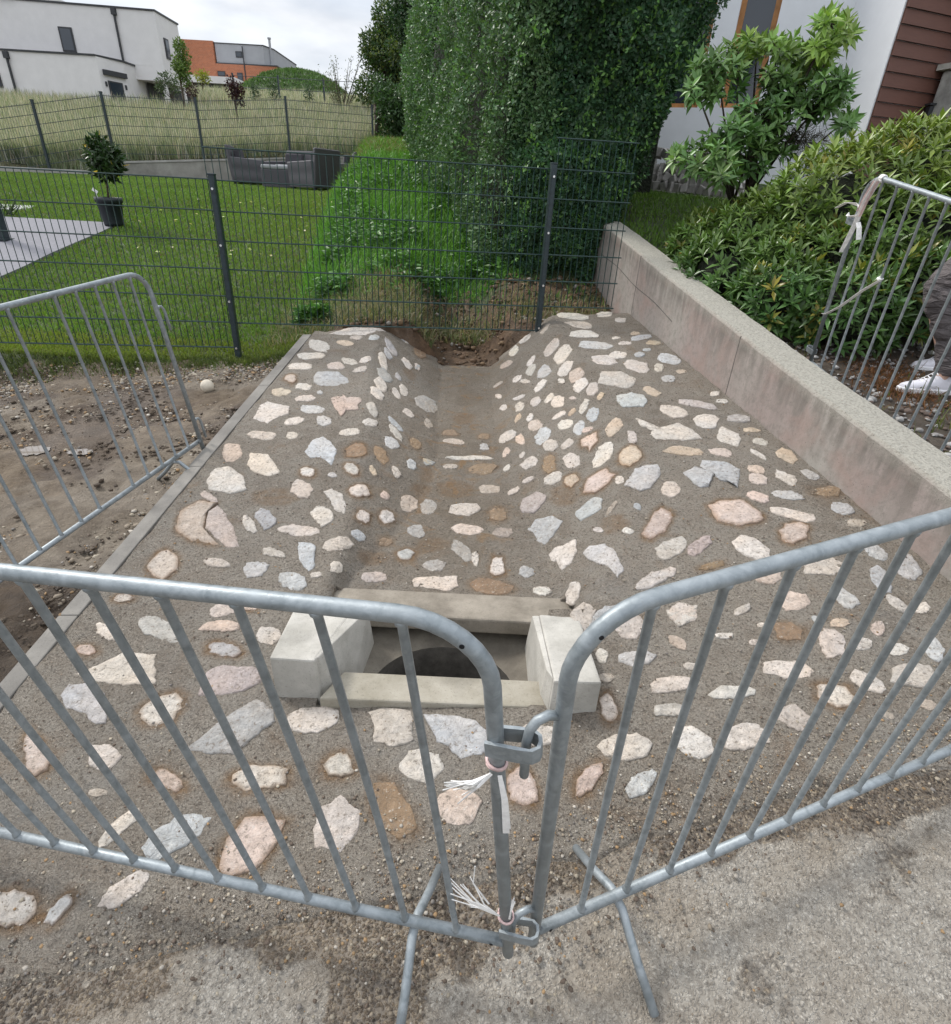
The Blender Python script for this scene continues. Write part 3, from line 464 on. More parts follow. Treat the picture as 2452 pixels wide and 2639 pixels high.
# stones of the apron
UP = dict(w=(.62, .592, .55), g=(.49, .515, .53), p=(.58, .50, .445), o=(.55, .47, .37), b=(.26, .165, .09), m=(.47, .425, .41))
def offn(x, y, h, off=0):
    e = .012; z = hA(x, y); gx = (hA(x + e, y) - hA(x - e, y)) / (2 * e); gy = (hA(x, y + e) - hA(x, y - e)) / (2 * e)
    n = Vector((-gx, -gy, 1)).normalized(); return (x + n.x * h, y + n.y * h, z + n.z * h)
SV = []; SF = []; SC = []; STAIN = []
def add_stone(poly, c):
    star = c.endswith('*'); k = c[0]; dull = k.isupper(); base = np.array(UP[k.lower()])
    if k == 'O': base = np.array((.29, .195, .11))
    if k == 'w' and random.random() < .13: base = np.array(UP['g'])
    n = len(poly); cx_ = sum(p_[0] for p_ in poly) / n; cy_ = sum(p_[1] for p_ in poly) / n
    rad = sum(math.hypot(p_[0] - cx_, p_[1] - cy_) for p_ in poly) / n
    if star or k in 'OB': STAIN.append((cx_, cy_, poly, rad, .9 if star else .55))
    if k == 'B': return
    t_ = random.random(); base = base * random.uniform(.82, 1.10) * np.array((1, 1 - .06 * t_, 1 - .10 * t_)) + np.array([random.uniform(-.008, .008) for _ in range(3)])
    hh = .0022 + random.uniform(.4, 1.0) * min(.005, .002 + rad * .03)
    if dull: hh = .0028; base = base * .55 + np.array((.11, .085, .06))
    b0 = len(SV); rings = [(1.02, -.007), (1.0, hh * .35), (.95, hh * .85), (.74, hh * 1.1), (.40, hh * 1.15)]
    tx, ty = random.uniform(-.05, .05), random.uniform(-.05, .05)
    for ri, (s, h) in enumerate(rings):
        for (px, py) in poly:
            x = cx_ + (px - cx_) * s; y = cy_ + (py - cy_) * s
            jit = random.uniform(-.0022, .0022) if ri > 1 else 0
            SV.append(offn(x, y, h + jit + (tx * (x - cx_) + ty * (y - cy_)) * .6))
            cc = base * random.uniform(.9, 1.08)
            if ri == 0: cc = cc * .55
            if star and ri <= 2: cc = cc * (.25 + .3 * ri / 2) + np.array((.26, .15, .07)) * (.75 - .3 * ri / 2)
            SC.append(cc)
    SV.append(offn(cx_, cy_, rings[-1][1])); SC.append(base)
    for ri in range(len(rings) - 1):
        for i in range(n):
            j = (i + 1) % n; a = b0 + ri * n
            SF.append((a + i, a + j, a + n + j)); SF.append((a + i, a + n + j, a + n + i))
    a = b0 + (len(rings) - 1) * n
    for i in range(n): SF.append((a + i, a + (i + 1) % n, b0 + len(rings) * n))
def dense(poly, jit, st=.016):
    o_ = []
    for i in range(len(poly)):
        x1, y1 = poly[i]; x2, y2 = poly[(i + 1) % len(poly)]; L = math.hypot(x2 - x1, y2 - y1); m = max(1, int(L / st))
        for k in range(m):
            t = k / m; o_.append((x1 + (x2 - x1) * t + random.uniform(-jit, jit), y1 + (y2 - y1) * t + random.uniform(-jit, jit)))
    return o_
for s in STONES.split(';'):
    q = s.split(' '); x, y, ax, ay, bx, by = map(float, q[:6]); c = q[6]
    K_ = random.randint(7, 11); r0 = random.uniform(0, 6.28); key = []
    for i in range(K_):
        t = 2 * math.pi * (i + random.uniform(-.28, .28)) / K_ + r0; ct, st_ = math.cos(t), math.sin(t); r = random.uniform(.86, 1.16)
        u = math.copysign(abs(ct) ** .85, ct) * r; v = math.copysign(abs(st_) ** .85, st_) * r
        u *= 1.05; v *= 1.05; key.append((x + ax * u + bx * v, y + ay * u + by * v))
    per = math.hypot(ax, ay) + math.hypot(bx, by); pts = dense(key, min(.004, per * .035), max(.008, min(.018, per * .12)))
    if len(pts) < 8: pts = key
    add_stone(pts, c)
for c, pp in POLYS: add_stone(dense(pp, .0035), c)

xa = lines((-1.43, 2.75, .0125)); ya = lines((.42, 5.3, .0125))
X, Y, Z, F = tensor(xa, ya, lambda x, y: hA(x, y))
nA = fbm(X, Y, 9.); nB = fbm(X, Y, 34., 3)
Z = Z + (nA - .47) * .016 + (nB - .44) * .006
fr = .73 + .24 * X + (fbm(X, Y * 0, 4.) - .5) * .09
Z -= .03 * np.clip((fr + .035 - Y) / .035, 0, 1)
rust = np.zeros(len(X))
for sx, sy, pp, rad, am in STAIN:
    w_ = rad * 1.7 + .03; sel = np.where((np.abs(X - sx) < w_ * 1.6) & (np.abs(Y - sy) < w_ * 2.2))[0]
    P_ = np.array(pp); ctr = np.array((sx, sy)); P2 = ctr + (P_ - ctr) * (1.0 + min(.5, .016 / max(.02, rad)))
    i_ = in_poly(X[sel], Y[sel], [tuple(q) for q in P2]); rust[sel[i_]] = np.maximum(rust[sel[i_]], am)
rust = blur(rust, len(ya), len(xa), 1)
yen = np.array([yend(x) for x in X]) + (fbm(X, Y * 0, 5.) - .5) * .06
inside = (Y > fr - .01) & (Y < yen) & ((X < 1.743 - .156 * (Y - 1.851) + .02) | (Y < 1.84))
inside &= ~((X > -.455) & (X < .27) & (Y > 1.245) & (Y < 1.70))
inside &= ~((X > -.52) & (X < .385) & (Y > 1.69) & (Y < 1.80))
F = F[inside[F].all(1)]
pal = np.clip((fbm(X + 5, Y, 2.2) - .52) * 5, 0, 1)
damp = np.clip(1 - np.abs(X + .12) / .5, 0, 1) * np.clip((Y - 1.7) / .5, 0, 1)
ame = np_mesh('cobbled_apron', np.stack([X, Y, Z], 1), F, np.stack([rust, pal, damp], 1), True)
bm = bmesh.new(); bm.from_mesh(ame)
bmesh.ops.delete(bm, geom=[v for v in bm.verts if not v.link_faces], context='VERTS')
be = [e for e in bm.edges if e.is_boundary]
r_ = bmesh.ops.extrude_edge_only(bm, edges=be)
for v in [g for g in r_['geom'] if isinstance(g, bmesh.types.BMVert)]: v.co.z -= .055
bm.to_mesh(ame); bm.free()
# mortar material reads the stain masks
nt = MORTAR.node_tree; b = nt.nodes['Principled BSDF']; cur = b.inputs['Base Color'].links[0].from_socket
spn = nt.nodes.new('ShaderNodeSeparateColor'); nt.links.new(attr(nt), spn.inputs[0]); v = geovec(nt)
def mul(a_, b_):
    m_ = nt.nodes.new('ShaderNodeMath'); m_.operation = 'MULTIPLY'; nt.links.new(a_, m_.inputs[0]); nt.links.new(b_, m_.inputs[1]); return m_.outputs[0]
rk = mul(spn.outputs[0], ramp(nt, noise(nt, v, 38, 5, .7), [(.30, .25), (.62, 1.)]))
c = mix(nt, mul(spn.outputs[1], ramp(nt, noise(nt, v, 12, 6, .7), [(.4, 0.), (.65, .6)])), cur, (.33, .31, .28))
c = mix(nt, mul(spn.outputs[2], ramp(nt, noise(nt, v, 5, 5, .6), [(.3, .3), (.7, .8)])), c, (.20, .155, .105))
c = mix(nt, mul(spn.outputs[2], ramp(nt, noise(nt, v, 7.5, 5, .65, .7), [(.54, 0.), (.64, .8)])), c, (.34, .20, .085))
c = mix(nt, rk, c, mix(nt, noise(nt, v, 60, 4, .7), (.10, .055, .028), (.40, .23, .09)))
nt.links.new(c, b.inputs['Base Color'])
apron = link('cobbled_apron', ame, None, MORTAR)
tag(apron, 'rubble stones set in grey mortar with a shallow drainage channel', kind='structure')
SV = np.array(SV); SV[:, 2] += (fbm(SV[:, 0], SV[:, 1], 9.) - .47) * .016
sme = np_mesh('rubble_stones', SV, np.array(SF), np.array(SC), False)
st_o = link('rubble_stones', sme, apron, STONE)

# ---- loose grit, pebbles, clods (uncountable) ----
ico = bmesh.new(); bmesh.ops.create_icosphere(ico, subdivisions=1, radius=1); IV = np.array([v.co[:] for v in ico.verts]); IF = np.array([[v.index for v in f.verts] for f in ico.faces]); ico.free()
ico = bmesh.new(); bmesh.ops.create_icosphere(ico, subdivisions=2, radius=1); IV2 = np.array([v.co[:] for v in ico.verts]); IF2 = np.array([[v.index for v in f.verts] for f in ico.faces]); ico.free()
def rocks(name, pts, size, cols, label, mat, flat=.6, jit=.28, hi=False):
    n = len(pts); pts = np.asarray(pts); Vb, Fb = (IV2, IF2) if hi else (IV, IF); k = len(Vb)
    V = np.repeat(Vb[None], n, 0) * (1 + (rng.random((n, k, 1)) - .5) * 2 * jit)
    sc = size[:, None] * (1 + (rng.random((n, 3)) - .5) * .7); sc[:, 2] *= flat
    V = V * sc[:, None, :]; a = rng.random(n) * 6.28; ca, sa = np.cos(a)[:, None], np.sin(a)[:, None]
    x = V[:, :, 0] * ca - V[:, :, 1] * sa; y = V[:, :, 0] * sa + V[:, :, 1] * ca; V[:, :, 0] = x; V[:, :, 1] = y
    V += pts[:, None, :]
    F = (Fb[None] + (np.arange(n) * k)[:, None, None]).reshape(-1, 3)
    me = np_mesh(name, V.reshape(-1, 3), F, np.repeat(cols, k, 0)); o = link(name, me, None, mat)
    if label: tag(o, label, kind='stuff')
    return o
def m_pebble():
    m, nt, b = mat_new('pebble'); a = attr(nt); v = geovec(nt)
    setc(nt, b, mix(nt, noise(nt, v, 90, 4), a, mix(nt, 1.0, a, (.6, .58, .55), 'MULTIPLY'))); b.inputs['Roughness'].default_value = .75
    bump(nt, b, noise(nt, v, 120, 4), .4, .004); return m
PEB = m_pebble()
PALET = np.array([(.42, .37, .29), (.30, .25, .19), (.16, .12, .09), (.52, .48, .42), (.38, .25, .13), (.24, .22, .20)])
def pcol(n, w=None, k=1.0): return PALET[rng.choice(len(PALET), n, p=w)] * (.8 + .4 * rng.random((n, 1))) * k
pts = []
while len(pts) < 13000:
    x = random.uniform(-1.4, 2.2); y = random.uniform(.6, 4.9) if random.random() < .75 else yfront(x) + abs(random.gauss(0, .12))
    if y > yend(x) - .05 or (y > 1.84 and x > wall_x(y) - .02) or (-.6 < x < .4 and 1.2 < y < 1.85) or y < yfront(x) + .02: continue
    pts.append((x, y, hA(x, y) + .003))
sz = .0014 + .0034 * rng.random(len(pts)) ** 2.4
rocks('mortar_grit', pts, sz, pcol(len(pts), [.2, .2, .27, .13, .1, .1]), 'fine loose grit sprinkled over the mortar between the stones', PEB)
pts = []
while len(pts) < 2900:
    x = random.uniform(-1.2, 2.0); y = random.uniform(.35, 1.25)
    if random.random() < .6: y = yfront(x) + random.gauss(-.01, .05); 
    if random.random() < .35: x = random.gauss(.12, .28); y = yfront(x) + random.gauss(-.08, .09)
    if y > yfront(x) + .12: continue
    pts.append((x, y, P(x, y) + .001))
sz = .0018 + .004 * rng.random(len(pts)) ** 2.5
rocks('road_grit', pts, sz, pcol(len(pts), [.16, .22, .34, .08, .08, .12], .85), 'crumbs of dirt and gravel along the foot of the stone apron', PEB)
pts = []
while len(pts) < 8000:
    x = random.uniform(-4.2, -1.5); y = random.uniform(1.0, 4.7)
    if random.random() < .35: y = fence_y(x) - .2 + random.gauss(-.12, .12)
    elif fbm(x, y, 2.0) < .45: continue
    if y > fence_y(x) - .1: continue
    pts.append((x, y, gz(x, y) + .004))
sz = .004 + .012 * rng.random(len(pts)) ** 4
rocks('soil_gravel', pts, sz, pcol(len(pts), [.28, .26, .12, .08, .18, .08]), 'small gravel scattered over the bare soil left of the kerb', PEB)
pts = []
for _ in range(2600):
    x = random.uniform(1.85, 4.0); y = random.uniform(1.7, 4.6)
    if x < wall_x(y) + .26: continue
    pts.append((x, y, gz(x, y) + .006))
sz = .008 + .016 * rng.random(len(pts)) ** 1.6
rocks('garden_gravel', pts, sz, np.array([(.42, .42, .42), (.30, .29, .28), (.16, .12, .10), (.55, .55, .54)])[rng.integers(0, 4, len(pts))] * (.7 + .5 * rng.random((len(pts), 1))), 'grey and white gravel behind the concrete wall', PEB)
pts = []
for _ in range(1500):
    x = random.uniform(-1.2, 1.15); y = random.uniform(4.95, 6.3)
    if y < yend(x): continue
    pts.append((x, y, gz(x, y) + .01))
sz = .006 + .03 * rng.random(len(pts)) ** 3
rocks('earth_clods', pts, sz, np.array([(.15, .09, .05), (.11, .07, .04), (.20, .13, .07), (.3, .28, .25)])[rng.choice(4, len(pts), p=[.4, .35, .2, .05])], 'brown earth clods on the dug banks beyond the apron', PEB)

pts = []
while len(pts) < 2600:
    x = random.uniform(-3.6, -1.52); y = random.uniform(.9, 4.5)
    if fbm(x + 2, y, 2.6) < .52 and random.random() < .93: continue
    pts.append((x, y, gz(x, y) + .004))
sz = .005 + .014 * rng.random(len(pts)) ** 2.5
rocks('soil_clods', pts, sz, np.array([(.15, .11, .075), (.11, .08, .055), (.20, .155, .11)])[rng.integers(0, 3, len(pts))], 'damp brown soil clods on the bare ground left of the kerb', GROUND, .5)

# ================= CONCRETE KERB =================
k = MB(); y0, y1, n = .55, 4.80, 40
for i in range(4):
    ya_, yb_ = y0 + (y1 - y0) * i / 4 + .0015, y0 + (y1 - y0) * (i + 1) / 4 - .0015
    xa_, xb_ = -1.505, -1.432
    k.hexa([(xa_, ya_, P(xa_, ya_) - .22), (xb_, ya_, P(xb_, ya_) - .22), (xb_, yb_, P(xb_, yb_) - .22), (xa_, yb_, P(xa_, yb_) - .22),
            (xa_, ya_, P(xa_, ya_) + .006), (xb_, ya_, P(xb_, ya_) + .006), (xb_, yb_, P(xb_, yb_) + .006), (xa_, yb_, P(xa_, yb_) + .006)])
kb = k.build('concrete_kerb', KERB, bevel=.004); tag(kb, 'narrow grey concrete kerb edging the left side of the cobbled apron', 'kerb')

# ================= INLET PIT =================
pit = empty('drain_inlet', (-.1, 1.5, .05)); tag(pit, 'rectangular concrete drain inlet with two raised wing walls at the end of the channel', 'drain')
def local(o): o.matrix_parent_inverse = Matrix.Translation(-Vector((-.1, 1.5, .05))); return o
# left wing wall: outer x -.585, inner face leaning towards the opening
def wing(vs, nm='wing_wall'):
    m_ = MB(); m_.hexa(vs); o = m_.build(nm, CONC, pit, bevel=.007); return local(o)
wing([(-.585, 1.262, -.1), (-.440, 1.258, -.1), (-.362, 1.655, -.1), (-.60, 1.66, -.1), (-.588, 1.262, .178), (-.452, 1.258, .180), (-.410, 1.62, .10), (-.625, 1.63, .093)])
m_ = MB(); m_.hexa([(-.4405, 1.27, -.1), (-.38, 1.305, -.1), (-.352, 1.64, -.1), (-.40, 1.66, -.1), (-.4525, 1.275, .176), (-.446, 1.278, .174), (-.365, 1.62, .088), (-.4105, 1.62, .098)]); local(m_.build('wing_splay', CONC, pit, bevel=.003))
wing([(.245, 1.203, -.1), (.392, 1.207, -.1), (.42, 1.64, -.1), (.245, 1.66, -.1), (.250, 1.203, .206), (.388, 1.207, .207), (.385, 1.60, .125), (.246, 1.61, .118)])
m_ = MB(); m_.hexa([(.222, 1.30, -.1), (.2445, 1.21, -.1), (.2445, 1.655, -.1), (.214, 1.66, -.1), (.236, 1.26, .19), (.2495, 1.215, .204), (.2455, 1.605, .116), (.222, 1.61, .110)]); local(m_.build('wing_splay', CONC, pit, bevel=.003))
m_ = MB(); m_.hexa([(-.44, 1.225, -.12), (.245, 1.225, -.12), (.235, 1.335, -.12), (-.39, 1.335, -.12), (-.44, 1.225, .062), (.245, 1.225, .074), (.235, 1.335, .072), (-.39, 1.335, .066)]); local(m_.build('sill', m_conc('sill_concrete', (.26, .235, .18), (.37, .34, .28), 8), pit, bevel=.006))
m_ = MB(); m_.hexa([(-.56, 1.668, -.035), (.42, 1.668, -.035), (.40, 1.83, -.035), (-.53, 1.83, -.035), (-.56, 1.668, .030), (.42, 1.668, .034), (.40, 1.83, .030), (-.53, 1.83, .024)]); local(m_.build('lintel', WETC, pit, bevel=.008))
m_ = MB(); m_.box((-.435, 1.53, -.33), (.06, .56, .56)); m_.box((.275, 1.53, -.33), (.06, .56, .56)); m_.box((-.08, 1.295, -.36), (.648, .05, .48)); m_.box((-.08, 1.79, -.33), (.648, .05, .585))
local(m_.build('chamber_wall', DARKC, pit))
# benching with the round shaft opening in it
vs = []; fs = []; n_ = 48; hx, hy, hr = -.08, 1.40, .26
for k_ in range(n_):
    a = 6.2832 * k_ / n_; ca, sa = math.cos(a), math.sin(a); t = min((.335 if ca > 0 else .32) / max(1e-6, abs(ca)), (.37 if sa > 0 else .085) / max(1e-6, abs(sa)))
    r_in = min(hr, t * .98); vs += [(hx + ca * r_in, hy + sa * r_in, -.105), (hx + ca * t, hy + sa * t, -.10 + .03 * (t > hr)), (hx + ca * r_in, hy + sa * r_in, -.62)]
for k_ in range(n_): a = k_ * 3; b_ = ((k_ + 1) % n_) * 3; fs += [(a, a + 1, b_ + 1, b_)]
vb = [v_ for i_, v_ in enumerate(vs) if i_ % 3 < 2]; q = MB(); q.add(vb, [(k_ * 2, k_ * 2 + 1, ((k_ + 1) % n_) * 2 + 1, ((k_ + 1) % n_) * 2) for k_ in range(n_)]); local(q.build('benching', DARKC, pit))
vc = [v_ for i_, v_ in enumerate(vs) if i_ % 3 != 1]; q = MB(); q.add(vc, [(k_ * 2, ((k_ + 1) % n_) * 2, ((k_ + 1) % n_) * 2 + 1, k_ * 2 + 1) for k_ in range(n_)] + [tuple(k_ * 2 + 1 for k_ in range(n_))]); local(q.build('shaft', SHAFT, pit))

# ================= CONCRETE RETAINING WALL =================
WK = [(1.60, .475), (1.85, .53), (3.12, .722), (4.54, .963), (5.72, 1.175), (6.3, 1.27)]
TH = .225
vsW = []; fsW = []; cW = []
yy = list(np.arange(1.60, 6.3, .06)) + [6.3]
def wz(y): return lerpk(y, WK)
prof = 9
for y in yy:
    x0 = wall_x(y); t = wz(y) + random.uniform(-.002, .002); zb_ = min(P(x0, y) - .12, t - .5)
    pr_ = [(0, zb_), (0, t - .30), (0, t - .16), (0, t - .07), (0, t - .016), (.014, t), (TH * .5, t + .004), (TH - .014, t), (TH, t - .016), (TH, zb_)]
    msk = [(0, 0), (.12, 0), (.45, 0), (.9, 0), (.9, .35), (.1, 1), (0, 1), (.1, 1), (.9, .3), (0, 0)]
    for (dx, z), mm in zip(pr_, msk): vsW.append((x0 + dx, y + dx * .156, z)); cW.append((mm[0], mm[1], 0))
K = 10
for i in range(len(yy) - 1):
    for j in range(K - 1): a = i * K + j; fsW.append((a, a + 1, a + K + 1, a + K))
me = bpy.data.meshes.new('retaining_wall'); me.from_pydata(vsW, [], fsW + [tuple(range(K))[::-1], tuple(range((len(yy) - 1) * K, len(yy) * K))]); me.update()
ca = me.color_attributes.new('col', 'FLOAT_COLOR', 'POINT'); ca.data.foreach_set('color', np.array([(*c_, 1) for c_ in cW], dtype=np.float32).ravel())
bm = bmesh.new(); bm.from_mesh(me); bmesh.ops.recalc_face_normals(bm, faces=bm.faces); bm.to_mesh(me); bm.free()
wl = link('retaining_wall', me, None, WALLM); tag(wl, 'sloping weathered concrete retaining wall along the right of the apron', 'wall')

for yj, za in ((5.12, .30), (3.46, .30), (4.3, .0)):
    m_ = MB(); x0 = wall_x(yj); zt = wz(yj) - .01; zb_ = P(x0, yj) - .02
    if za: m_.hexa([(x0 - .0012, yj - .003, zb_), (x0 - .0012, yj + .003, zb_), (x0 + .01, yj + .003, zb_), (x0 + .01, yj - .003, zb_), (x0 - .0012, yj - .003, zt), (x0 - .0012, yj + .003, zt), (x0 + .01, yj + .003, zt), (x0 + .01, yj - .003, zt)]); m_.build('joint', SHAFT, wl)
    else:
        ya2, yb2 = 4.35, 6.1; m_.tube([(wall_x(y_) - .0005 + .003, y_, wz(y_) - .24 + .008 * math.sin(y_ * 7)) for y_ in np.linspace(ya2, yb2, 16)], .0045, 5); m_.build('cast_seam', SHAFT, wl)

# ================= MESH FENCE =================
def rod(m_, a, b_, r, sides=5): m_.tube([a, b_], r, sides)
YA = .147; U = Vector((math.cos(YA), math.sin(YA), 0)); NN = Vector((-math.sin(YA), math.cos(YA), 0)); F0 = Vector((-2.027, 4.733, 0))
def panel(parent, o0, U_, N_, s0, s1, z0, rows, mat, step=.05, rv=.0034, rh=.0044, ext=.0, over=.03, inv=None, rowh=.2):
    m_ = MB(); n_ = int((s1 - s0) / step + .5)
    for i in range(n_ + 1):
        p_ = o0 + U_ * (s0 + i * step); rod(m_, p_ + Vector((0, 0, z0 - .0)), p_ + Vector((0, 0, z0 + rows * rowh + over)), rv, 4)
    for j in range(rows + 1):
        for sg in (-1, 1):
            a = o0 + U_ * (s0 - ext) + N_ * (sg * (rv + rh)) + Vector((0, 0, z0 + j * rowh)); rod(m_, a, a + U_ * (s1 - s0 + 2 * ext), rh, 5)
    o = m_.build('wire_panel', mat, parent)
    if inv is not None: o.matrix_parent_inverse = inv
    return o
fen = empty('mesh_fence', tuple(F0)); tag(fen, 'dark green wire mesh fence on anthracite posts at the edge of the lawn', 'fence')
finv = Matrix.Translation(-F0)
panel(fen, F0, U, NN, -2.48, -.03, .230, 6, GREENWIRE, inv=finv, over=.0)
panel(fen, F0, U, NN, -.045, 2.505, .426, 6, GREENWIRE, inv=finv, over=.0)
panel(fen, F0, U, NN, 2.53, 3.13, .628, 6, GREENWIRE, inv=finv, ext=.02, over=0)
for s_, zb_, zt_, bolts, top in ((0.0, .02, 1.455, (1.37, 1.0, .60, .24), 1), (2.495, .12, 1.655, (1.575, 1.19, .80, .46), 1)):
    p_ = F0 + U * s_ - NN * .038; m_ = MB(); Rz = Matrix.Rotation(YA, 3, 'Z')
    m_.box((p_.x, p_.y, (zb_ + zt_) / 2), (.042, .062, zt_ - zb_), Rz); po = m_.build('post', ANTH, fen, bevel=.003); po.matrix_parent_inverse = finv
    m_ = MB(); m_.box((p_.x, p_.y, zt_ + .006), (.047, .067, .012), Rz); cp_ = m_.build('cap', ANTH, po, bevel=.003)
    m_ = MB(); q_ = p_ - NN * .033
    m_.box((q_.x, q_.y, (zb_ + .2 + zt_ - .04) / 2), (.030, .005, zt_ - zb_ - .26), Rz); m_.build('clamp_bar', ANTH, po, bevel=.001)
    for zbolt in bolts:
        q_ = p_ - NN * .037; m_ = MB(); m_.tube([q_ + Vector((.0, 0, zbolt)), q_ - NN * .008 + Vector((.0, 0, zbolt))], .0085, 10); m_.build('bolt', SHINY, po)

# ================= CROWD BARRIERS =================
HOLE = simple('hole_shadow', (.004, .004, .005), .9, 0, 10, .1, 0)
HB = .86; RF_ = .0113; RBAR = .0062; W_ = .105; S1 = .102
def bar_frame(x, y, z, yaw, sl, ti):
    u = Vector((math.cos(sl) * math.cos(yaw), math.cos(sl) * math.sin(yaw), math.sin(sl))); n = Vector((-math.sin(yaw), math.cos(yaw), 0))
    v = u.cross(n).normalized()
    if v.z < 0: v = -v
    v = math.cos(ti) * v + math.sin(ti) * n
    return Vector((x, y, z + 1.4)), u, v, u.cross(v).normalized()
def barrier(q, s, label, drop=0, nb=16, missing=(), hooks=True, feet=((.16, .13, .13), (.16, .13, .13)), loops=True):
    P0, u, v, n = bar_frame(*q); u = u * s
    if n.y > 0: n = -n                    # n points towards the camera side
    B_ = Matrix((u, n, v)).transposed().to_4x4(); B_.translation = P0; B0_ = B_.copy(); B_.translation = P0 - v * drop; HB = .86 + drop
    e_ = bpy.data.objects.new('crowd_barrier', None); col.objects.link(e_); e_.matrix_world = B_; e_.empty_display_size = .1
    tag(e_, label, 'barrier', 'crowd control barriers around the new drain')
    Ltot = 2 * S1 + (nb - 1) * W_; rr = .105; m_ = MB(); pts = [(0, 0, -.055), (0, 0, HB - rr)]
    for k in range(1, 9): a = math.pi / 2 * k / 8; pts.append((rr - rr * math.cos(a), 0, HB - rr + rr * math.sin(a)))
    pts.append((Ltot / 2, 0, HB))
    for k in range(0, 9): a = math.pi / 2 * k / 8; pts.append((Ltot - rr + rr * math.sin(a), 0, HB - rr + rr * math.cos(a)))
    pts += [(Ltot, 0, HB - rr - .05), (Ltot, 0, -.055)]
    m_.tube(pts, RF_, 14); m_.build('frame', GALV, e_, True)
    m_ = MB(); m_.tube([(RF_ * .7, 0, 0), (Ltot - RF_ * .7, 0, 0)], RF_ * .98, 14); m_.build('bottom_rail', GALV, e_, True)
    for i in range(nb):
        if i in missing: continue
        x_ = S1 + i * W_; zt = HB if rr < x_ < Ltot - rr else HB - rr + math.sqrt(max(0, rr * rr - (rr - min(x_, Ltot - x_)) ** 2))
        m_ = MB(); jx = random.uniform(-.002, .002)
        m_.tube([(x_, 0, .004), (x_, 0, .0135), (x_, 0, .019), (x_ + jx, random.uniform(-.003, .003), HB * .4), (x_, 0, zt - .018), (x_, 0, zt - .0135), (x_, 0, zt - .005)], [.0098, .0088, RBAR, RBAR, RBAR, .0088, .0098], 9); m_.build('bar', GALV, e_, True)
    for (xf, lf, lb) in feet:
        for xx in (xf, Ltot - xf):
            m_ = MB(); m_.tube([(xx, lf, -.135), (xx, lf * .55, -.085), (xx, .02, -.022), (xx, -.02, -.022), (xx, -lb * .55, -.08), (xx, -lb, -.13)], RF_ * .85, 10); m_.build('foot', GALV, e_, True)
        break
    for zc in (HB - .17, .11):
        if hooks:
            m_ = MB(); m_.tube([(-.008, 0, zc), (-.022, 0, zc + .007), (-.037, 0, zc + .003), (-.047, 0, zc - .012), (-.050, 0, zc - .035), (-.050, 0, zc - .112)], .0068, 10); m_.build('hook', GALV, e_, True)
        if loops:
            m_ = MB(); zz = zc - .045; o_, i_ = .0165, .013; ring = []
            path = [(.012, .0125), (-.030, .0150), (-.048, .0150), (-.057, .009), (-.059, 0), (-.057, -.009), (-.048, -.0150), (-.030, -.0150), (.012, -.0125)]
            vs = []; fs = []
            for j, (a, b_) in enumerate(path):
                d = math.hypot(a + .03, b_) or 1; nx_, ny_ = (a + .03) / d * .0025, b_ / d * .0025
                if -.04 < a: nx_, ny_ = 0, math.copysign(.0025, b_)
                for zq in (-.014, .014): vs += [(a - nx_, b_ - ny_, zz + zq), (a + nx_, b_ + ny_, zz + zq)]
            for j in range(len(path) - 1):
                a = j * 4; c_ = a + 4; fs += [(a, a + 2, c_ + 2, c_), (a + 1, c_ + 1, c_ + 3, a + 3), (a + 2, a + 3, c_ + 3, c_ + 2), (a, c_, c_ + 1, a + 1)]
            fs += [(0, 1, 3, 2), (len(path) * 4 - 4, len(path) * 4 - 2, len(path) * 4 - 1, len(path) * 4 - 3)]
            m_.add(vs, fs); m_.build('loop', GALV, e_)
    # drain holes in the rails: black discs painted as the shade inside them
    for hp, dr in (((.03, .0112, HB - .03), (0, 1, 0)), ((.03, .0112, 0), (0, 1, 0))):
        m_ = MB(); a = Vector(hp); m_.tube([a - Vector(dr) * .003, a + Vector(dr) * .0006], .0032, 10); m_.build('drain_hole_shade', HOLE, e_)
    return e_, B0_
FT = ((.19, .17, .16),)
bLF, mLF = barrier((.108, .573, -1.259, -.178, .083, -.112), -1, 'galvanised crowd barrier in the left foreground with frayed white tape on its end post', hooks=False, feet=FT)
bRF, mRF = barrier((.162, .595, -1.260, .369, .085, -.080), 1, 'galvanised crowd barrier in the right foreground, hooked to its left neighbour', loops=False, feet=FT)
bLB, mLB = barrier((-1.52, 2.877, -1.227, 1.400, .067, .092), -1, 'galvanised crowd barrier with one bar missing, standing on the soil beside the kerb', missing=(5,), loops=False, feet=((.22, .15, .15),))
bRB, mRB = barrier((1.943, 3.469, -.635, -1.425, -.205, -.164), 1, 'galvanised crowd barrier behind the concrete wall, in front of the rhododendron', .13, hooks=False, feet=((.45, .15, .15),))

# ================= TAPES =================
def ribbon(m_, pts, w, nrm, th=.0006, taper=1):
    pts = [Vector(p_) for p_ in pts]; vs = []; fs = []; n_ = len(pts); nr = Vector(nrm).normalized()
    for i, p_ in enumerate(pts):
        t = (pts[min(i + 1, n_ - 1)] - pts[max(i - 1, 0)]).normalized(); s_ = t.cross(nr).normalized(); nn = s_.cross(t).normalized()
        ww = (w / 2) * (1 if taper == 1 else 1 + (taper - 1) * i / (n_ - 1))
        for a, b_ in ((-1, -1), (1, -1), (1, 1), (-1, 1)): vs.append(p_ + s_ * ww * a + nn * th * b_)
    for i in range(n_ - 1):
        for k in range(4): a = i * 4 + k; b_ = i * 4 + (k + 1) % 4; fs.append((a, b_, b_ + 4, a + 4))
    fs += [(3, 2, 1, 0), tuple(range(n_ * 4 - 4, n_ * 4))]; m_.add(vs, fs)
def L(Mx, p_): return Mx @ Vector(p_)
def tape_obj(name, mats, label, mk):
    e_ = empty(name, tuple(mk[0])); return e_
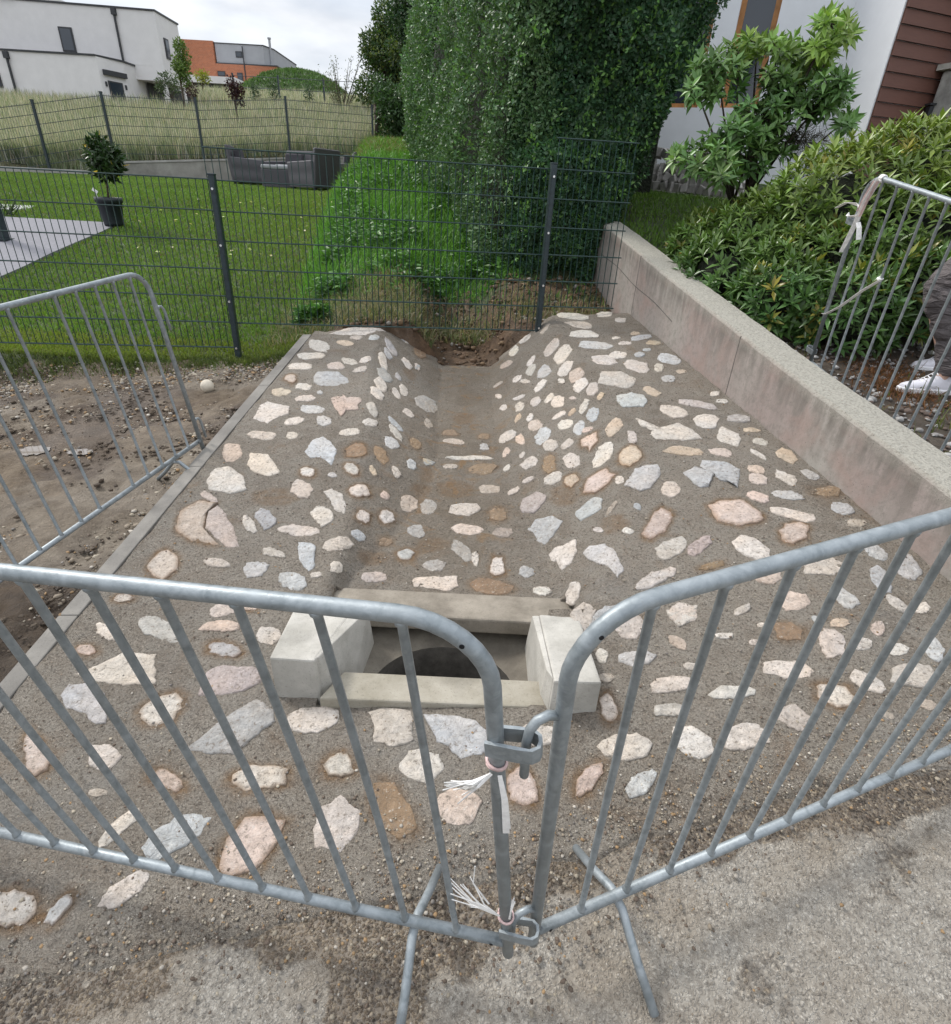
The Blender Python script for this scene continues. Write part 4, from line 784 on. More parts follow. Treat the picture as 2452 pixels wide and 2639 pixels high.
def wrap(m_, Mx, z, r=.0135, n_=14, tilt=.006, w=.012):
    for q in range(3):
        pts = [L(Mx, (math.cos(a) * r, math.sin(a) * r, z + tilt * math.sin(a + q) + (q - 1) * .004)) for a in [2 * math.pi * i / n_ for i in range(n_ + 1)]]
        m_.tube(pts, .0022, 5)
def frayed(name, Mx, z, strands, label, up=False):
    e_ = empty(name, tuple(L(Mx, (0, 0, z)))); tag(e_, label, 'tape', 'knotted barrier tapes')
    inv = Matrix.Translation(-e_.location); m_ = MB(); wrap(m_, Mx, z); k_ = m_.build('knot', TAPEP, e_, True); k_.matrix_parent_inverse = inv
    m_ = MB()
    for st in strands: ribbon(m_, [L(Mx, q) for q in st[0]], st[1], st[2] if len(st) > 2 else (0, -1, .3), taper=st[3] if len(st) > 3 else .4)
    t_ = m_.build('tape_end', TAPE, e_); t_.matrix_parent_inverse = inv
    return e_
# in the left barrier's frame: x runs LEFT along the barrier, y towards the camera
st = []
for k in range(16):
    a = random.uniform(-.15, .30); l_ = random.uniform(.07, .11)
    dx = math.cos(.85 + a * .8); dz = -math.sin(.55 + a)
    st.append(([(.006, .013, .59), (.006 + dx * l_ * .35, .020 + .004 * k % 3 * .1, .588 + dz * l_ * .22), (.006 + dx * l_ * 1.0, .012 + random.uniform(-.01, .012), .585 + dz * l_ * .95)], random.uniform(.003, .006), (0, 1, .2), .3))
for k in range(5): st.append(([(-.006, .014, .59), (-.010 - k * .001, .018, .54), (-.008 - .002 * k, .014, .45 + random.uniform(-.01, .02))], .006, (0, 1, .1), .7))
frayed('barrier_tape', mLF, .60, st, 'frayed white tape knotted below the upper loop of the left foreground barrier')
st = []
for k in range(11):
    l_ = random.uniform(.05, .105); a = random.uniform(.15, .75)
    st.append(([(.010, .008, .13), (.010 + l_ * .5 * math.cos(a), .006, .135 + l_ * .5 * math.sin(a)), (.010 + l_ * math.cos(a), random.uniform(-.02, .02), .145 + l_ * math.sin(a) * 1.2)], random.uniform(.003, .005), (0, 1, .1), .4))
for k in range(6): st.append(([(-.008, .010, .13), (-.012, .012, .17), (-.012 - random.uniform(0, .008), .008, .19 + random.uniform(0, .03))], .004, (0, 1, 0), .4))
st.append(([(.03, .0, .15), (.055, .0, .22), (.048, .0, .285)], .003, (0, 1, 0), .5))
frayed('barrier_tape', mLF, .115, st, 'frayed white tape knotted at the lower loop of the left foreground barrier')
e_ = empty('barrier_tape', tuple(L(mRB, (.07, 0, HB)))); tag(e_, 'white and faded pink tape tied to the top corner of the barrier behind the wall', 'tape', 'knotted barrier tapes')
inv = Matrix.Translation(-e_.location); m_ = MB()
for q in range(4): m_.tube([L(mRB, (.085 + q * .006, math.cos(a) * .0145, HB + math.sin(a) * .0145)) for a in [6.283 * i / 12 for i in range(13)]], .004, 5)
m_.build('knot', TAPE, e_, True).matrix_parent_inverse = inv
m_ = MB()
ribbon(m_, [L(mRB, q) for q in ((.09, .015, HB), (.06, .025, HB - .10), (.03, .02, HB - .22), (-.005, .02, HB - .36))], .030, (0, 1, 0), taper=.8)
ribbon(m_, [L(mRB, q) for q in ((.05, .02, HB - .15), (.0, .02, HB - .13), (-.07, .03, HB - .135), (-.15, .02, HB - .18))], .024, (0, 1, .6), taper=.7)
ribbon(m_, [L(mRB, q) for q in ((.05, .02, HB - .20), (.07, .02, HB - .22), (.095, .02, HB - .27))], .022, (0, 1, 0), taper=1.2)
ribbon(m_, [L(mRB, q) for q in ((.045, .02, HB - .17), (-.02, .03, HB - .19), (-.05, .02, HB - .185))], .02, (0, 1, .5))
m_.build('tape_end', TAPE, e_).matrix_parent_inverse = inv
m_ = MB(); ribbon(m_, [L(mRB, q) for q in ((.075, .018, HB - .01), (.055, .026, HB - .08), (.04, .03, HB - .15))], .022, (0, 1, 0)); ribbon(m_, [L(mRB, q) for q in ((.09, .018, HB - .01), (.075, .026, HB - .09), (.06, .03, HB - .17))], .012, (0, 1, 0))
m_.build('faded_tape_end', TAPEP, e_).matrix_parent_inverse = inv
e_ = empty('barrier_tape', tuple(L(mRB, (.30, 0, .5)))); tag(e_, 'single white tape strung slanting from a bar to the end post behind the wall', 'tape', 'knotted barrier tapes')
inv = Matrix.Translation(-e_.location); m_ = MB()
ribbon(m_, [L(mRB, q) for q in ((.32, .010, .46), (.24, .016, .385), (.12, .018, .255), (.03, .016, .18), (.0, .018, .165))], .020, (0, 1, 0), taper=.9)
m_.build('tape_strip', TAPE, e_).matrix_parent_inverse = inv
m_ = MB(); m_.tube([L(mRB, (.307 + math.cos(a) * .010, math.sin(a) * .010, .465)) for a in [6.283 * i / 10 for i in range(11)]], .006, 5); m_.build('knot', TAPE, e_, True).matrix_parent_inverse = inv

# ================= STONE BALL =================
ico = bmesh.new(); bmesh.ops.create_icosphere(ico, subdivisions=4, radius=.047)
for v_ in ico.verts: v_.co *= 1 + .05 * (vnoise(v_.co.x * 40 + 50, v_.co.y * 40 + v_.co.z * 30 + 50) - .5)
me = bpy.data.meshes.new('stone_ball'); ico.to_mesh(me); ico.free(); me.polygons.foreach_set('use_smooth', [True] * len(me.polygons))
o = link('stone_ball', me, None, simple('ball_stone', (.60, .54, .44), .8, 0, 25, .15, .4, .003)); o.location = (-1.985, 4.0, gz(-1.985, 4.0) + .040); tag(o, 'round pale stone lying on the bare soil', 'stone')
# puddles
PUDM = simple('puddle_water', (.20, .17, .14), .04, 0, 5, .1, 0, spec=1.0)
for cx_, cy_, a_, b_ in PUDDLES:
    n_ = 22; m_ = MB(); z_ = P(cx_, cy_) - .04 * (cy_ - .6) + .001
    m_.add([(cx_ + a_ * math.cos(6.283 * k / n_) * (1 + .12 * math.sin(3 * k)), cy_ + b_ * math.sin(6.283 * k / n_) * (1 + .2 * math.cos(2.3 * k)), z_) for k in range(n_)], [tuple(range(n_))])
    o = m_.build('puddle', PUDM); tag(o, 'shallow muddy puddle on the bare soil', kind='structure')
# ================= VEGETATION HELPERS =================
def unit(a): return a / np.maximum(1e-9, np.linalg.norm(a, axis=1, keepdims=True))
def leaf_arrays(C, D, Nn, Ln, Wd, colr, fold=.25, curl=.15, wide=.45):
    D = unit(D); S = unit(np.cross(D, Nn)); Nn = unit(np.cross(S, D)); Ln = Ln[:, None]; Wd = Wd[:, None]
    tip = C + D * Ln - Nn * Ln * curl; mid = C + D * Ln * wide - Nn * Wd * fold
    l = C + D * Ln * wide + S * Wd * .5; r = C + D * Ln * wide - S * Wd * .5
    V = np.stack([C, r, tip, l, mid], 1).reshape(-1, 3); n = len(C); b = (np.arange(n) * 5)[:, None, None]
    F = (np.array([[0, 1, 4], [1, 2, 4], [2, 3, 4], [3, 0, 4]])[None] + b).reshape(-1, 3)
    cc = np.repeat(colr, 5, 0); return V, F, cc
def leaves(name, parts, mat, parent=None):
    Vs = []; Fs = []; Cs = []; o_ = 0
    for V, F, C_ in parts: Vs.append(V); Fs.append(F + o_); Cs.append(C_); o_ += len(V)
    return link(name, np_mesh(name, np.concatenate(Vs), np.concatenate(Fs), np.concatenate(Cs)), parent, mat)
def jitcol(base, n, v=.25, h=.12):
    base = np.array(base); c = base[None] * (1 - v + 2 * v * rng.random((n, 1))); c[:, 0] *= 1 - h + 2 * h * rng.random(n); c[:, 2] *= 1 - h + 2 * h * rng.random(n); return c
def blades(name, pts, h, w, colr, lean=.35, label=None, mat=None, parent=None):
    n = len(pts); a = rng.random(n) * 6.28; hz = np.stack([np.cos(a), np.sin(a), np.zeros(n)], 1)
    b = rng.random(n) * 6.28; s = np.stack([np.cos(b), np.sin(b), np.zeros(n)], 1) * (w[:, None] / 2)
    ln = (lean * rng.random(n) ** .7)[:, None]; up_ = np.array([[0, 0, 1.]])
    m_ = pts + up_ * (h[:, None] * .55) + hz * h[:, None] * ln * .3; t = pts + up_ * h[:, None] * (1 - ln * .35) + hz * h[:, None] * ln
    V = np.stack([pts - s, pts + s, m_ + s * .7, m_ - s * .7, t], 1).reshape(-1, 3); k = (np.arange(n) * 5)[:, None, None]
    F = (np.array([[0, 1, 2], [0, 2, 3], [3, 2, 4]])[None] + k).reshape(-1, 3)
    o = link(name, np_mesh(name, V, F, np.repeat(colr, 5, 0)), parent, mat or GRASS)
    if label: tag(o, label, kind='stuff')
    return o
def blobs(n, c, r):
    v = unit(rng.normal(size=(n, 3))) * (rng.random((n, 1)) ** (1 / 3)); return np.array(c) + v * np.array(r)
def rosettes(P_, D_, per, L_, W_, colr, droop=.35, open_=.9, fold=.25):
    """whorls of leaves around shoot tips P_ pointing along D_"""
    n = len(P_); D_ = unit(D_); A = unit(np.cross(D_, rng.normal(size=(n, 3)))); B_ = np.cross(D_, A); parts = []
    for k in range(per):
        th = 2 * math.pi * (k * .382) + rng.random(n) * .5; ring = k / max(1, per - 1); op = open_ * (.35 + .65 * ring) * (.8 + .4 * rng.random(n))
        H = A * np.cos(th)[:, None] + B_ * np.sin(th)[:, None]
        d = D_ * np.cos(op)[:, None] + H * np.sin(op)[:, None]; d[:, 2] -= droop * ring * rng.random(n)
        ln = L_ * (.7 + .45 * rng.random(n)); parts.append(leaf_arrays(P_ - D_ * (ring * .05 * L_ * 6)[..., None] if False else P_ - D_ * (ring * .3 * L_), d, D_ + H * .2, ln, W_ * ln / L_, colr * (.8 + .4 * rng.random((n, 1))), fold, .12 + .2 * ring, .5))
    return parts

# ---------------- grass ----------------
TERR = [(-12, 8.4), (-5.94, 8.51), (-5.05, 8.6), (-5.0, 8.2), (-5.0, 6.0), (-5.0, 4.9), (-12, 4.9)]
def onlawn(x, y):
    if y < fence_y(x) - .10 + .10 * math.sin(x * 9) * math.sin(x * 3.7): return False
    if x < -5.0 and y < 8.5: return False
    return y < wall_line(x) - .1
pts = []; hh = []; cc = []
while len(pts) < 125000:
    y = 4.5 + 11.5 * random.random() ** 1.7; x = random.uniform(-12, -1.5)
    if x < -.66 * y - 2.2 or x > -1.55 - .22 * max(0, y - 5.5) + random.gauss(0, .12) or not onlawn(x, y): continue
    pts.append((x, y))
pts = np.array(pts); z = np.array([gz(x, y) for x, y in pts]); yy_ = pts[:, 1]
tone = fbm(pts[:, 0], pts[:, 1], .8); t2 = np.clip((pts[:, 0] + 4.5) / 3, 0, 1) * np.clip((yy_ - 5) / 5, 0, 1)
cl = jitcol((.15, .25, .045), len(pts), .3) * (.75 + .5 * tone[:, None]); cl = cl * (1 - .35 * t2[:, None]) + np.array((.30, .34, .06)) * (.35 * t2[:, None])
cl[yy_ < 5.0] *= np.array((1.3, 1.0, 1.0)); dry = rng.random(len(pts)) < .06; cl[dry] = (.22, .19, .09)
blades('lawn_grass', np.column_stack([pts, z]), .022 + .018 * rng.random(len(pts)) + .0012 * yy_, .0035 + .0011 * yy_, cl, .7, 'short mown green lawn behind the mesh fence')
# rough grass strip along the ditch and hedge
pts = []
while len(pts) < 46000:
    y = 4.9 + 22 * random.random() ** 2.2; xb = -1.75 - .17 * max(0, y - 6); xr_ = .25 - .2 * (y - 6.2) + .1 if y > 6.2 else 1.15
    x = random.uniform(xb - .15, xr_)
    if y < 6.2 and abs(x + .15) < .5 and random.random() < .9: continue
    if y < 5.7 and fbm(x, y, 2.6) < .50 + .25 * (5.7 - y): continue
    if y < 6.2 and x > .2 and random.random() < .93: continue
    if y < yend(x) + .1: continue
    pts.append((x, y))
pts = np.array(pts); z = np.array([gz(x, y) for x, y in pts]); yy_ = pts[:, 1]
tn = fbm(pts[:, 0], pts[:, 1], 1.1); hgt = (.04 + .13 * rng.random(len(pts)) ** 1.6) * (.6 + .9 * tn) * np.clip(.45 + (yy_ - 5) * .35, .45, 1.5)
cl = jitcol((.13, .29, .05), len(pts), .4); dry = (yy_ < 6.2) & (rng.random(len(pts)) < .35) & (tn < .55); cl[dry] = jitcol((.24, .23, .12), int(dry.sum()), .3)
dry = (yy_ > 13) & (rng.random(len(pts)) < .5); cl[dry] = jitcol((.20, .20, .08), int(dry.sum()), .3)
blades('ditch_grass', np.column_stack([pts, z - .005]), hgt, .004 + .0012 * yy_, cl, 1.0, 'long rough green grass growing in the ditch strip beside the hedge')
# broad leaved weeds among the rough grass
pts = []
while len(pts) < 9000:
    y = 5.2 + 7 * random.random() ** 1.6; x = random.uniform(-1.7 - .17 * max(0, y - 6), .15 - .2 * max(0, y - 6.2))
    if fbm(x + 4, y, 1.5) < .47 or (y < 6.2 and abs(x + .15) < .5): continue
    if y < 5.8 and fbm(x, y, 2.6) < .5: continue
    pts.append((x, y, gz(x, y) + random.uniform(.02, .16)))
pts = np.array(pts); n = len(pts)
o = leaves('ditch_weeds', [leaf_arrays(pts, rng.normal(size=(n, 3)) * (1, 1, .4) + (0, 0, .3), rng.normal(size=(n, 3)) * .5 + (0, 0, 1), .05 + .05 * rng.random(n), .02 + .025 * rng.random(n), jitcol((.085, .195, .045), n, .4))], LEAF); tag(o, 'broad leaved green weeds growing among the rough ditch grass', kind='stuff')
# hay and brown tufts around the dug earth
pts = []
while len(pts) < 7500:
    x = random.uniform(-1.9, 1.1); y = random.gauss(5.35, .35)
    if y < yend(x) + .03 or (abs(x + .12) < .35 and y < 5.5) or y > 6.4: continue
    if x > .15 and random.random() < .6: continue
    pts.append((x, y))
pts = np.array(pts); z = np.array([gz(x, y) for x, y in pts])
blades('dry_cut_grass', np.column_stack([pts, z - .005]), .05 + .10 * rng.random(len(pts)), .004 + .003 * rng.random(len(pts)), np.where(rng.random((len(pts), 1)) < .4, jitcol((.12, .18, .06), len(pts), .35), jitcol((.30, .26, .16), len(pts), .35)), 1.4, 'dry cut grass lying on the brown earth beyond the apron')
pts = []
while len(pts) < 5000:
    x = random.uniform(-4.6, -1.5); y = fence_y(x) - .12 + random.gauss(0, .07)
    pts.append((x, y))
pts = np.array(pts); z = np.array([gz(x, y) for x, y in pts])
blades('lawn_fringe', np.column_stack([pts, z - .004]), .03 + .04 * rng.random(len(pts)), .005 + .003 * rng.random(len(pts)), jitcol((.10, .13, .035), len(pts), .35), 1.0, 'ragged grass fringe where the lawn meets the bare soil')
# meadow
pts = []
while len(pts) < 90000:
    y = 15.1 + 27 * random.random() ** 1.8; x = random.uniform(-.72 * y - 1, -1.2 - .15 * y + 1.5)
    if y < wall_line(x) + .25 or x > -2.3 - .17 * (y - 15) + .5: continue
    if -16.6 < x < -11 and y > 28 and y < 33: continue
    pts.append((x, y))
pts = np.array(pts); z = np.array([gz(x, y) for x, y in pts]); dy = pts[:, 1] - (15 + (pts[:, 0] + 10.2) * .765)
near = np.clip(1 - dy / 1.3, 0, 1); mixk = rng.random(len(pts)) < (.36 + .6 * near)
cl = jitcol((.49, .45, .39), len(pts), .3); gcol = jitcol((.21, .25, .15), len(pts), .3); cl[mixk] = gcol[mixk]
hgt = (.35 + .35 * rng.random(len(pts))) * (.6 + .4 * (1 - near)) * (.7 + .6 * fbm(pts[:, 0], pts[:, 1], .5))
blades('meadow_grass', np.column_stack([pts, z - .02]), hgt, .010 + .0006 * pts[:, 1], cl, .35, 'tall dry meadow grass behind the garden wall')
# small lawn behind the right wall
pts = []
while len(pts) < 14000:
    y = random.uniform(5.0, 8.6); x = random.uniform(wall_x(y) + .25 if y < 6.3 else 1.3, 3.6)
    pts.append((x, y))
pts = np.array(pts); z = np.array([gz(x, y) for x, y in pts])
blades('house_lawn', np.column_stack([pts, z]), .03 + .025 * rng.random(len(pts)), .009 + .004 * rng.random(len(pts)), jitcol((.12, .21, .038), len(pts), .3), .8, 'small green lawn between the hedge and the cobblestone heap')
# fallen leaves on the lawn
pts = [(random.uniform(-4.9, -2.2), random.uniform(7.2, 10.5)) for _ in range(34)]
pts = np.array([(x, y, gz(x, y) + .045) for x, y in pts]); n = len(pts)
o = leaves('fallen_leaves', [leaf_arrays(pts, rng.normal(size=(n, 3)) * (1, 1, .2), np.tile((0, 0, 1.), (n, 1)) + rng.normal(size=(n, 3)) * .3, np.full(n, .06), np.full(n, .035), jitcol((.60, .58, .28), n, .3))], LEAF); tag(o, 'pale fallen leaves dotted over the lawn', kind='stuff')

# ---------------- hedge ----------------
hedge = empty('hedge', (.9, 6.6, .8)); tag(hedge, 'tall clipped dark green hedge running back beside the ditch', 'hedge')
hinv = Matrix.Translation(-Vector((.9, 6.6, .8)))
TOPZ = 4.1
def hl(s_, z_):   # left face, s_ = distance from near corner
    return np.stack([.06 - .30 * s_ + .0105 * s_ * s_ - .02 * (z_ - 1), 6.22 + s_ * .98, z_], -1)
parts = []
def leafset(Pn, out, n, Lf, colr):
    d = rng.normal(size=(n, 3)) * .8 + out * .5 + np.array((0, 0, .15)); nr = out + rng.normal(size=(n, 3)) * .6
    parts.append(leaf_arrays(Pn, d, nr, Lf, Lf * .55, colr, .2, .15))
HEDGE_SHADED = (.055, .12, .058); HEDGE_LIT = (.105, .185, .085)  # light put into leaf greens: paler sunward face and top, darker other faces
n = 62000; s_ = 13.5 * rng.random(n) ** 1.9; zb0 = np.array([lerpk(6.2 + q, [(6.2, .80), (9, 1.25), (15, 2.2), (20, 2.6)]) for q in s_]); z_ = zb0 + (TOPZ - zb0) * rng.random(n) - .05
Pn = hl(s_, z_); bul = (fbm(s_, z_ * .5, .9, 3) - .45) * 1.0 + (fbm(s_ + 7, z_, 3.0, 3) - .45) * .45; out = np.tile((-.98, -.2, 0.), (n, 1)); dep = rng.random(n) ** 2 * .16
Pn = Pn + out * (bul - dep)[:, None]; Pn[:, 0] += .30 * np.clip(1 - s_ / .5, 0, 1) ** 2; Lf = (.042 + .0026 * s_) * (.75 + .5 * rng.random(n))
cl = jitcol(HEDGE_LIT, n, .3); lt = rng.random(n) < .10; cl[lt] *= 1.8
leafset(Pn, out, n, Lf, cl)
def xr_h(z): return 1.13 + .36 * np.clip(z - 1.0, 0, 3.2)
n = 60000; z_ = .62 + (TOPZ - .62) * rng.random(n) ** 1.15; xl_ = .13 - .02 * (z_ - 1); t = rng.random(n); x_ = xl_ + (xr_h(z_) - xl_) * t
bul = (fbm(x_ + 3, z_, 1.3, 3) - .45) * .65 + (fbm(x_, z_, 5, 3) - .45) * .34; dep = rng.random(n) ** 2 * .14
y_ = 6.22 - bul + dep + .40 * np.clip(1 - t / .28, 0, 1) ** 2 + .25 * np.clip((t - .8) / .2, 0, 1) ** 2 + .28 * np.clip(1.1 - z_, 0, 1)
Pn = np.stack([x_, y_, z_], -1); cl = jitcol(HEDGE_SHADED, n, .4); lt = rng.random(n) < .10; cl[lt] = jitcol((.12, .24, .06), int(lt.sum()), .25)
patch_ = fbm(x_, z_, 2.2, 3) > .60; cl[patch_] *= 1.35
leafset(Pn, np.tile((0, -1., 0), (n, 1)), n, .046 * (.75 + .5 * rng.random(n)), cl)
n = 12000; z_ = .7 + (TOPZ - .7) * rng.random(n); t = rng.random(n) ** 1.5 * 5; Pn = np.stack([xr_h(z_) + .03 + (fbm(t, z_, 3, 3) - .45) * .2, 6.4 + t, z_], -1)
leafset(Pn, np.tile((1., -.1, 0), (n, 1)), n, .036 * (.75 + .5 * rng.random(n)), jitcol(HEDGE_SHADED, n, .35))
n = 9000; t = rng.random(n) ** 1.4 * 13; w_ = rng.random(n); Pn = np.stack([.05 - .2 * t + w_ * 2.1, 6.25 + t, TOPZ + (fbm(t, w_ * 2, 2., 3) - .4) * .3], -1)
leafset(Pn, np.tile((0, 0, 1.), (n, 1)), n, (.034 + .002 * t) * (.75 + .5 * rng.random(n)), jitcol(HEDGE_LIT, n, .35))
for _ in range(150):
    side = random.random() < .45
    if side: q0 = hl(np.array([random.uniform(0, 9)]), np.array([random.uniform(1.3, 4.0)]))[0]; od = np.array((-.95, -.2, .5))
    else: zz_ = random.uniform(.8, 3.6); q0 = np.array((random.uniform(.2, float(xr_h(np.array(zz_)))), 6.22, zz_)); od = np.array((random.gauss(0, .3), -.9, .5))
    k_ = random.randint(7, 14); tt = np.linspace(.0, .22, k_)[:, None]; pp_ = q0 + (od / np.linalg.norm(od)) * tt + rng.normal(size=(k_, 3)) * .012
    parts.append(leaf_arrays(pp_, rng.normal(size=(k_, 3)) + od, rng.normal(size=(k_, 3)), .045 * (.7 + .6 * rng.random(k_)), .024 * np.ones(k_), jitcol((.13, .26, .07), k_, .25)))
fo = leaves('foliage', parts, LEAF, hedge); fo.matrix_parent_inverse = hinv
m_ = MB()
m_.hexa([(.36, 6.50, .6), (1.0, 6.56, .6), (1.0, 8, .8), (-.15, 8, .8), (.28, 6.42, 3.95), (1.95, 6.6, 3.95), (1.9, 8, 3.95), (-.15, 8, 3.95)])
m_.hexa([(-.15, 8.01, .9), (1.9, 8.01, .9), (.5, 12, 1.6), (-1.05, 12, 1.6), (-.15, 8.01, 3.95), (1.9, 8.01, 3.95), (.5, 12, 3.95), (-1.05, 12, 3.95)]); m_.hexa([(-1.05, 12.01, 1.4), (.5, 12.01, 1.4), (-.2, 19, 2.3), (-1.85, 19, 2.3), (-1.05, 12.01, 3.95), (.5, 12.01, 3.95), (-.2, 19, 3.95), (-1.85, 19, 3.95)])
o = m_.build('shade_core', SHADE_SOIL, hedge); o.matrix_parent_inverse = hinv  # solid dark blocks stand in for the shade inside the hedge
# ---------------- generic tree ----------------
def tree(name, base, trunk_h, trunk_r, clumps, leafL, dens, colr, label, cat='tree', group=None, leafmat=None, limb=True, bark=None, two=None):
    t = empty(name, base); tag(t, label, cat, group); inv = Matrix.Translation(-Vector(base)); m_ = MB(); b = Vector(base)
    topp = b + Vector((random.uniform(-.1, .1) * trunk_h * .3, 0, trunk_h)); m_.tube([b - Vector((0, 0, .1)), (b + topp) / 2 + Vector((.02 * trunk_h, 0, 0)), topp], [trunk_r, trunk_r * .8, trunk_r * .55], 8)
    if limb:
        for c_, r_ in clumps:
            cv = Vector(c_); st = b + (topp - b) * random.uniform(.6, .95); mid = (st + cv) / 2 + Vector((0, 0, .06 * trunk_h)); m_.tube([st, mid, cv], [trunk_r * .4, trunk_r * .25, trunk_r * .1], 6)
    o = m_.build('trunk', bark or BARK, t, True); o.matrix_parent_inverse = inv; parts_ = []
    for c_, r_ in clumps:
        n = int(dens * r_[0] * r_[2] * 4); P_ = blobs(n, c_, r_); v = unit((P_ - np.array(c_)) / np.array(r_)); P_ += v * (rng.random((n, 1)) - .3) * min(r_) * .35
        d = v + rng.normal(size=(n, 3)) * .8; cc_ = jitcol(colr, n, .35) * random.uniform(.8, 1.2)
        if two is not None: k_ = rng.random(n) < .35; cc_[k_] = jitcol(two, int(k_.sum()), .3)
        parts_.append(leaf_arrays(P_, d, v + rng.normal(size=(n, 3)) * .5, leafL * (.7 + .6 * rng.random(n)), leafL * .5 * (.7 + .6 * rng.random(n)), cc_))
    o = leaves('crown', parts_, leafmat or LEAF, t); o.matrix_parent_inverse = inv; return t
def cl_many(c, r, k, rr, seed):
    rs = random.Random(seed); o_ = []
    for _ in range(k):
        while True:
            v = [rs.uniform(-1, 1) for _ in range(3)]
            if sum(q * q for q in v) < 1: break
        q = rr * rs.uniform(.7, 1.3); o_.append(([c[i] + v[i] * r[i] for i in range(3)], (q, q, q * rs.uniform(.7, 1))))
    return o_
tree('broadleaf_tree', (-4.9, 30, 4.4), 2.2, .16, cl_many((-4.3, 30, 6.2), (1.5, 1.2, 1.9), 26, .62, 5), .14, 900, (.050, .095, .035), 'round dark green tree farthest back at the left end of the hedge', group='trees beyond the hedge', two=(.12, .16, .04))
tree('broadleaf_tree', (-2.7, 24, 3.2), 2.4, .18, cl_many((-2.4, 24, 6.4), (1.0, 1.0, 2.6), 30, .55, 8), .12, 1000, (.032, .070, .032), 'tall dark tree rising directly behind the far end of the hedge', group='trees beyond the hedge', two=(.06, .11, .045))
tree('broadleaf_tree', (-3.6, 20.5, 2.7), 1.0, .10, cl_many((-3.0, 20.6, 3.5), (.7, .6, .9), 14, .42, 9), .10, 1000, (.05, .10, .035), 'low dark bush at the foot of the far end of the hedge', group='trees beyond the hedge')
# feathery shrub on the horizon
t = empty('feathery_shrub', (-7.0, 31, 4.4)); tag(t, 'pale feathery shrub standing alone against the sky near the grass mound', 'shrub'); inv = Matrix.Translation(-t.location); m_ = MB(); P_ = []
for k in range(26):
    a = random.uniform(-.55, .55); b_ = random.uniform(-.4, .4); l_ = random.uniform(1.2, 2.3); pts = [Vector((-7.0, 31, 4.3))]
    for q in range(1, 7): s_ = q / 6; p_ = Vector((-7.0 + math.sin(a) * l_ * s_ * 1.1, 31 + b_ * s_, 4.3 + l_ * s_ * math.cos(a) - .08 * s_)); pts.append(p_); P_ += [p_ + Vector((random.gauss(0, .06), random.gauss(0, .05), random.gauss(0, .08))) for _ in range(7 if q > 2 else 2)]
    m_.tube(pts, [.022 * (1 - i / 8) for i in range(7)], 5)
m_.build('stem', BARK, t).matrix_parent_inverse = inv; P_ = np.array([p_[:] for p_ in P_]); n = len(P_)
leaves('foliage', [leaf_arrays(P_, rng.normal(size=(n, 3)) + (0, 0, .6), rng.normal(size=(n, 3)), .09 * (.7 + .6 * rng.random(n)), np.full(n, .035), jitcol((.12, .14, .07), n, .3))], LEAF, t).matrix_parent_inverse = inv
# young trees and shrubs in front of the houses
tree('young_tree', (-11.85, 26.0, 3.6), 1.4, .045, cl_many((-11.72, 26.0, 5.25), (.26, .2, .6), 16, .17, 3), .10, 800, (.12, .19, .04), 'slender yellow green young tree in front of the white house', group=None)
tree('young_tree', (-8.6, 22.6, 3.0), .8, .02, cl_many((-8.5, 22.6, 4.1), (.26, .2, .50), 14, .14, 4), .09, 700, (.045, .014, .016), 'dark purple leaved young tree in the meadow')
tree('shrub', (-15.3, 36, 5.1), .7, .03, cl_many((-15.3, 36, 6.1), (.3, .2, .3), 6, .26, 6), .10, 500, (.25, .27, .03), 'yellow leaved shrub behind the slender young tree', 'shrub')
tree('shrub', (-12.9, 27.4, 3.9), .5, .03, cl_many((-13.0, 27.4, 4.6), (.6, .25, .45), 7, .25, 7), .09, 500, (.06, .09, .04), 'grey green shrub under the white house overhang', 'shrub')
tree('shrub', (-11.9, 27.0, 3.8), .5, .03, cl_many((-11.9, 27.0, 4.6), (.18, .2, .2), 5, .18, 17), .08, 500, (.05, .02, .02), 'small dark red shrub beside the carport pillar', 'shrub')
for i, (x_, h_, lb) in enumerate(((-10.0, .9, 'slim green conifer left of the two at the mound foot'), (-10.9, .6, 'smallest green conifer near the purple tree'), (-8.4, .7, 'slim green conifer nearest the feathery shrub'))):
    tree('conifer', (x_ - .3, 32, 4.7), .5, .02, [((x_ - .3, 32, 5.0 + h_ * q / 4), (.26 - .05 * q, .2, .26)) for q in range(4)], .08, 450, (.04, .075, .03), lb, 'tree', 'young conifers in the meadow', limb=False)

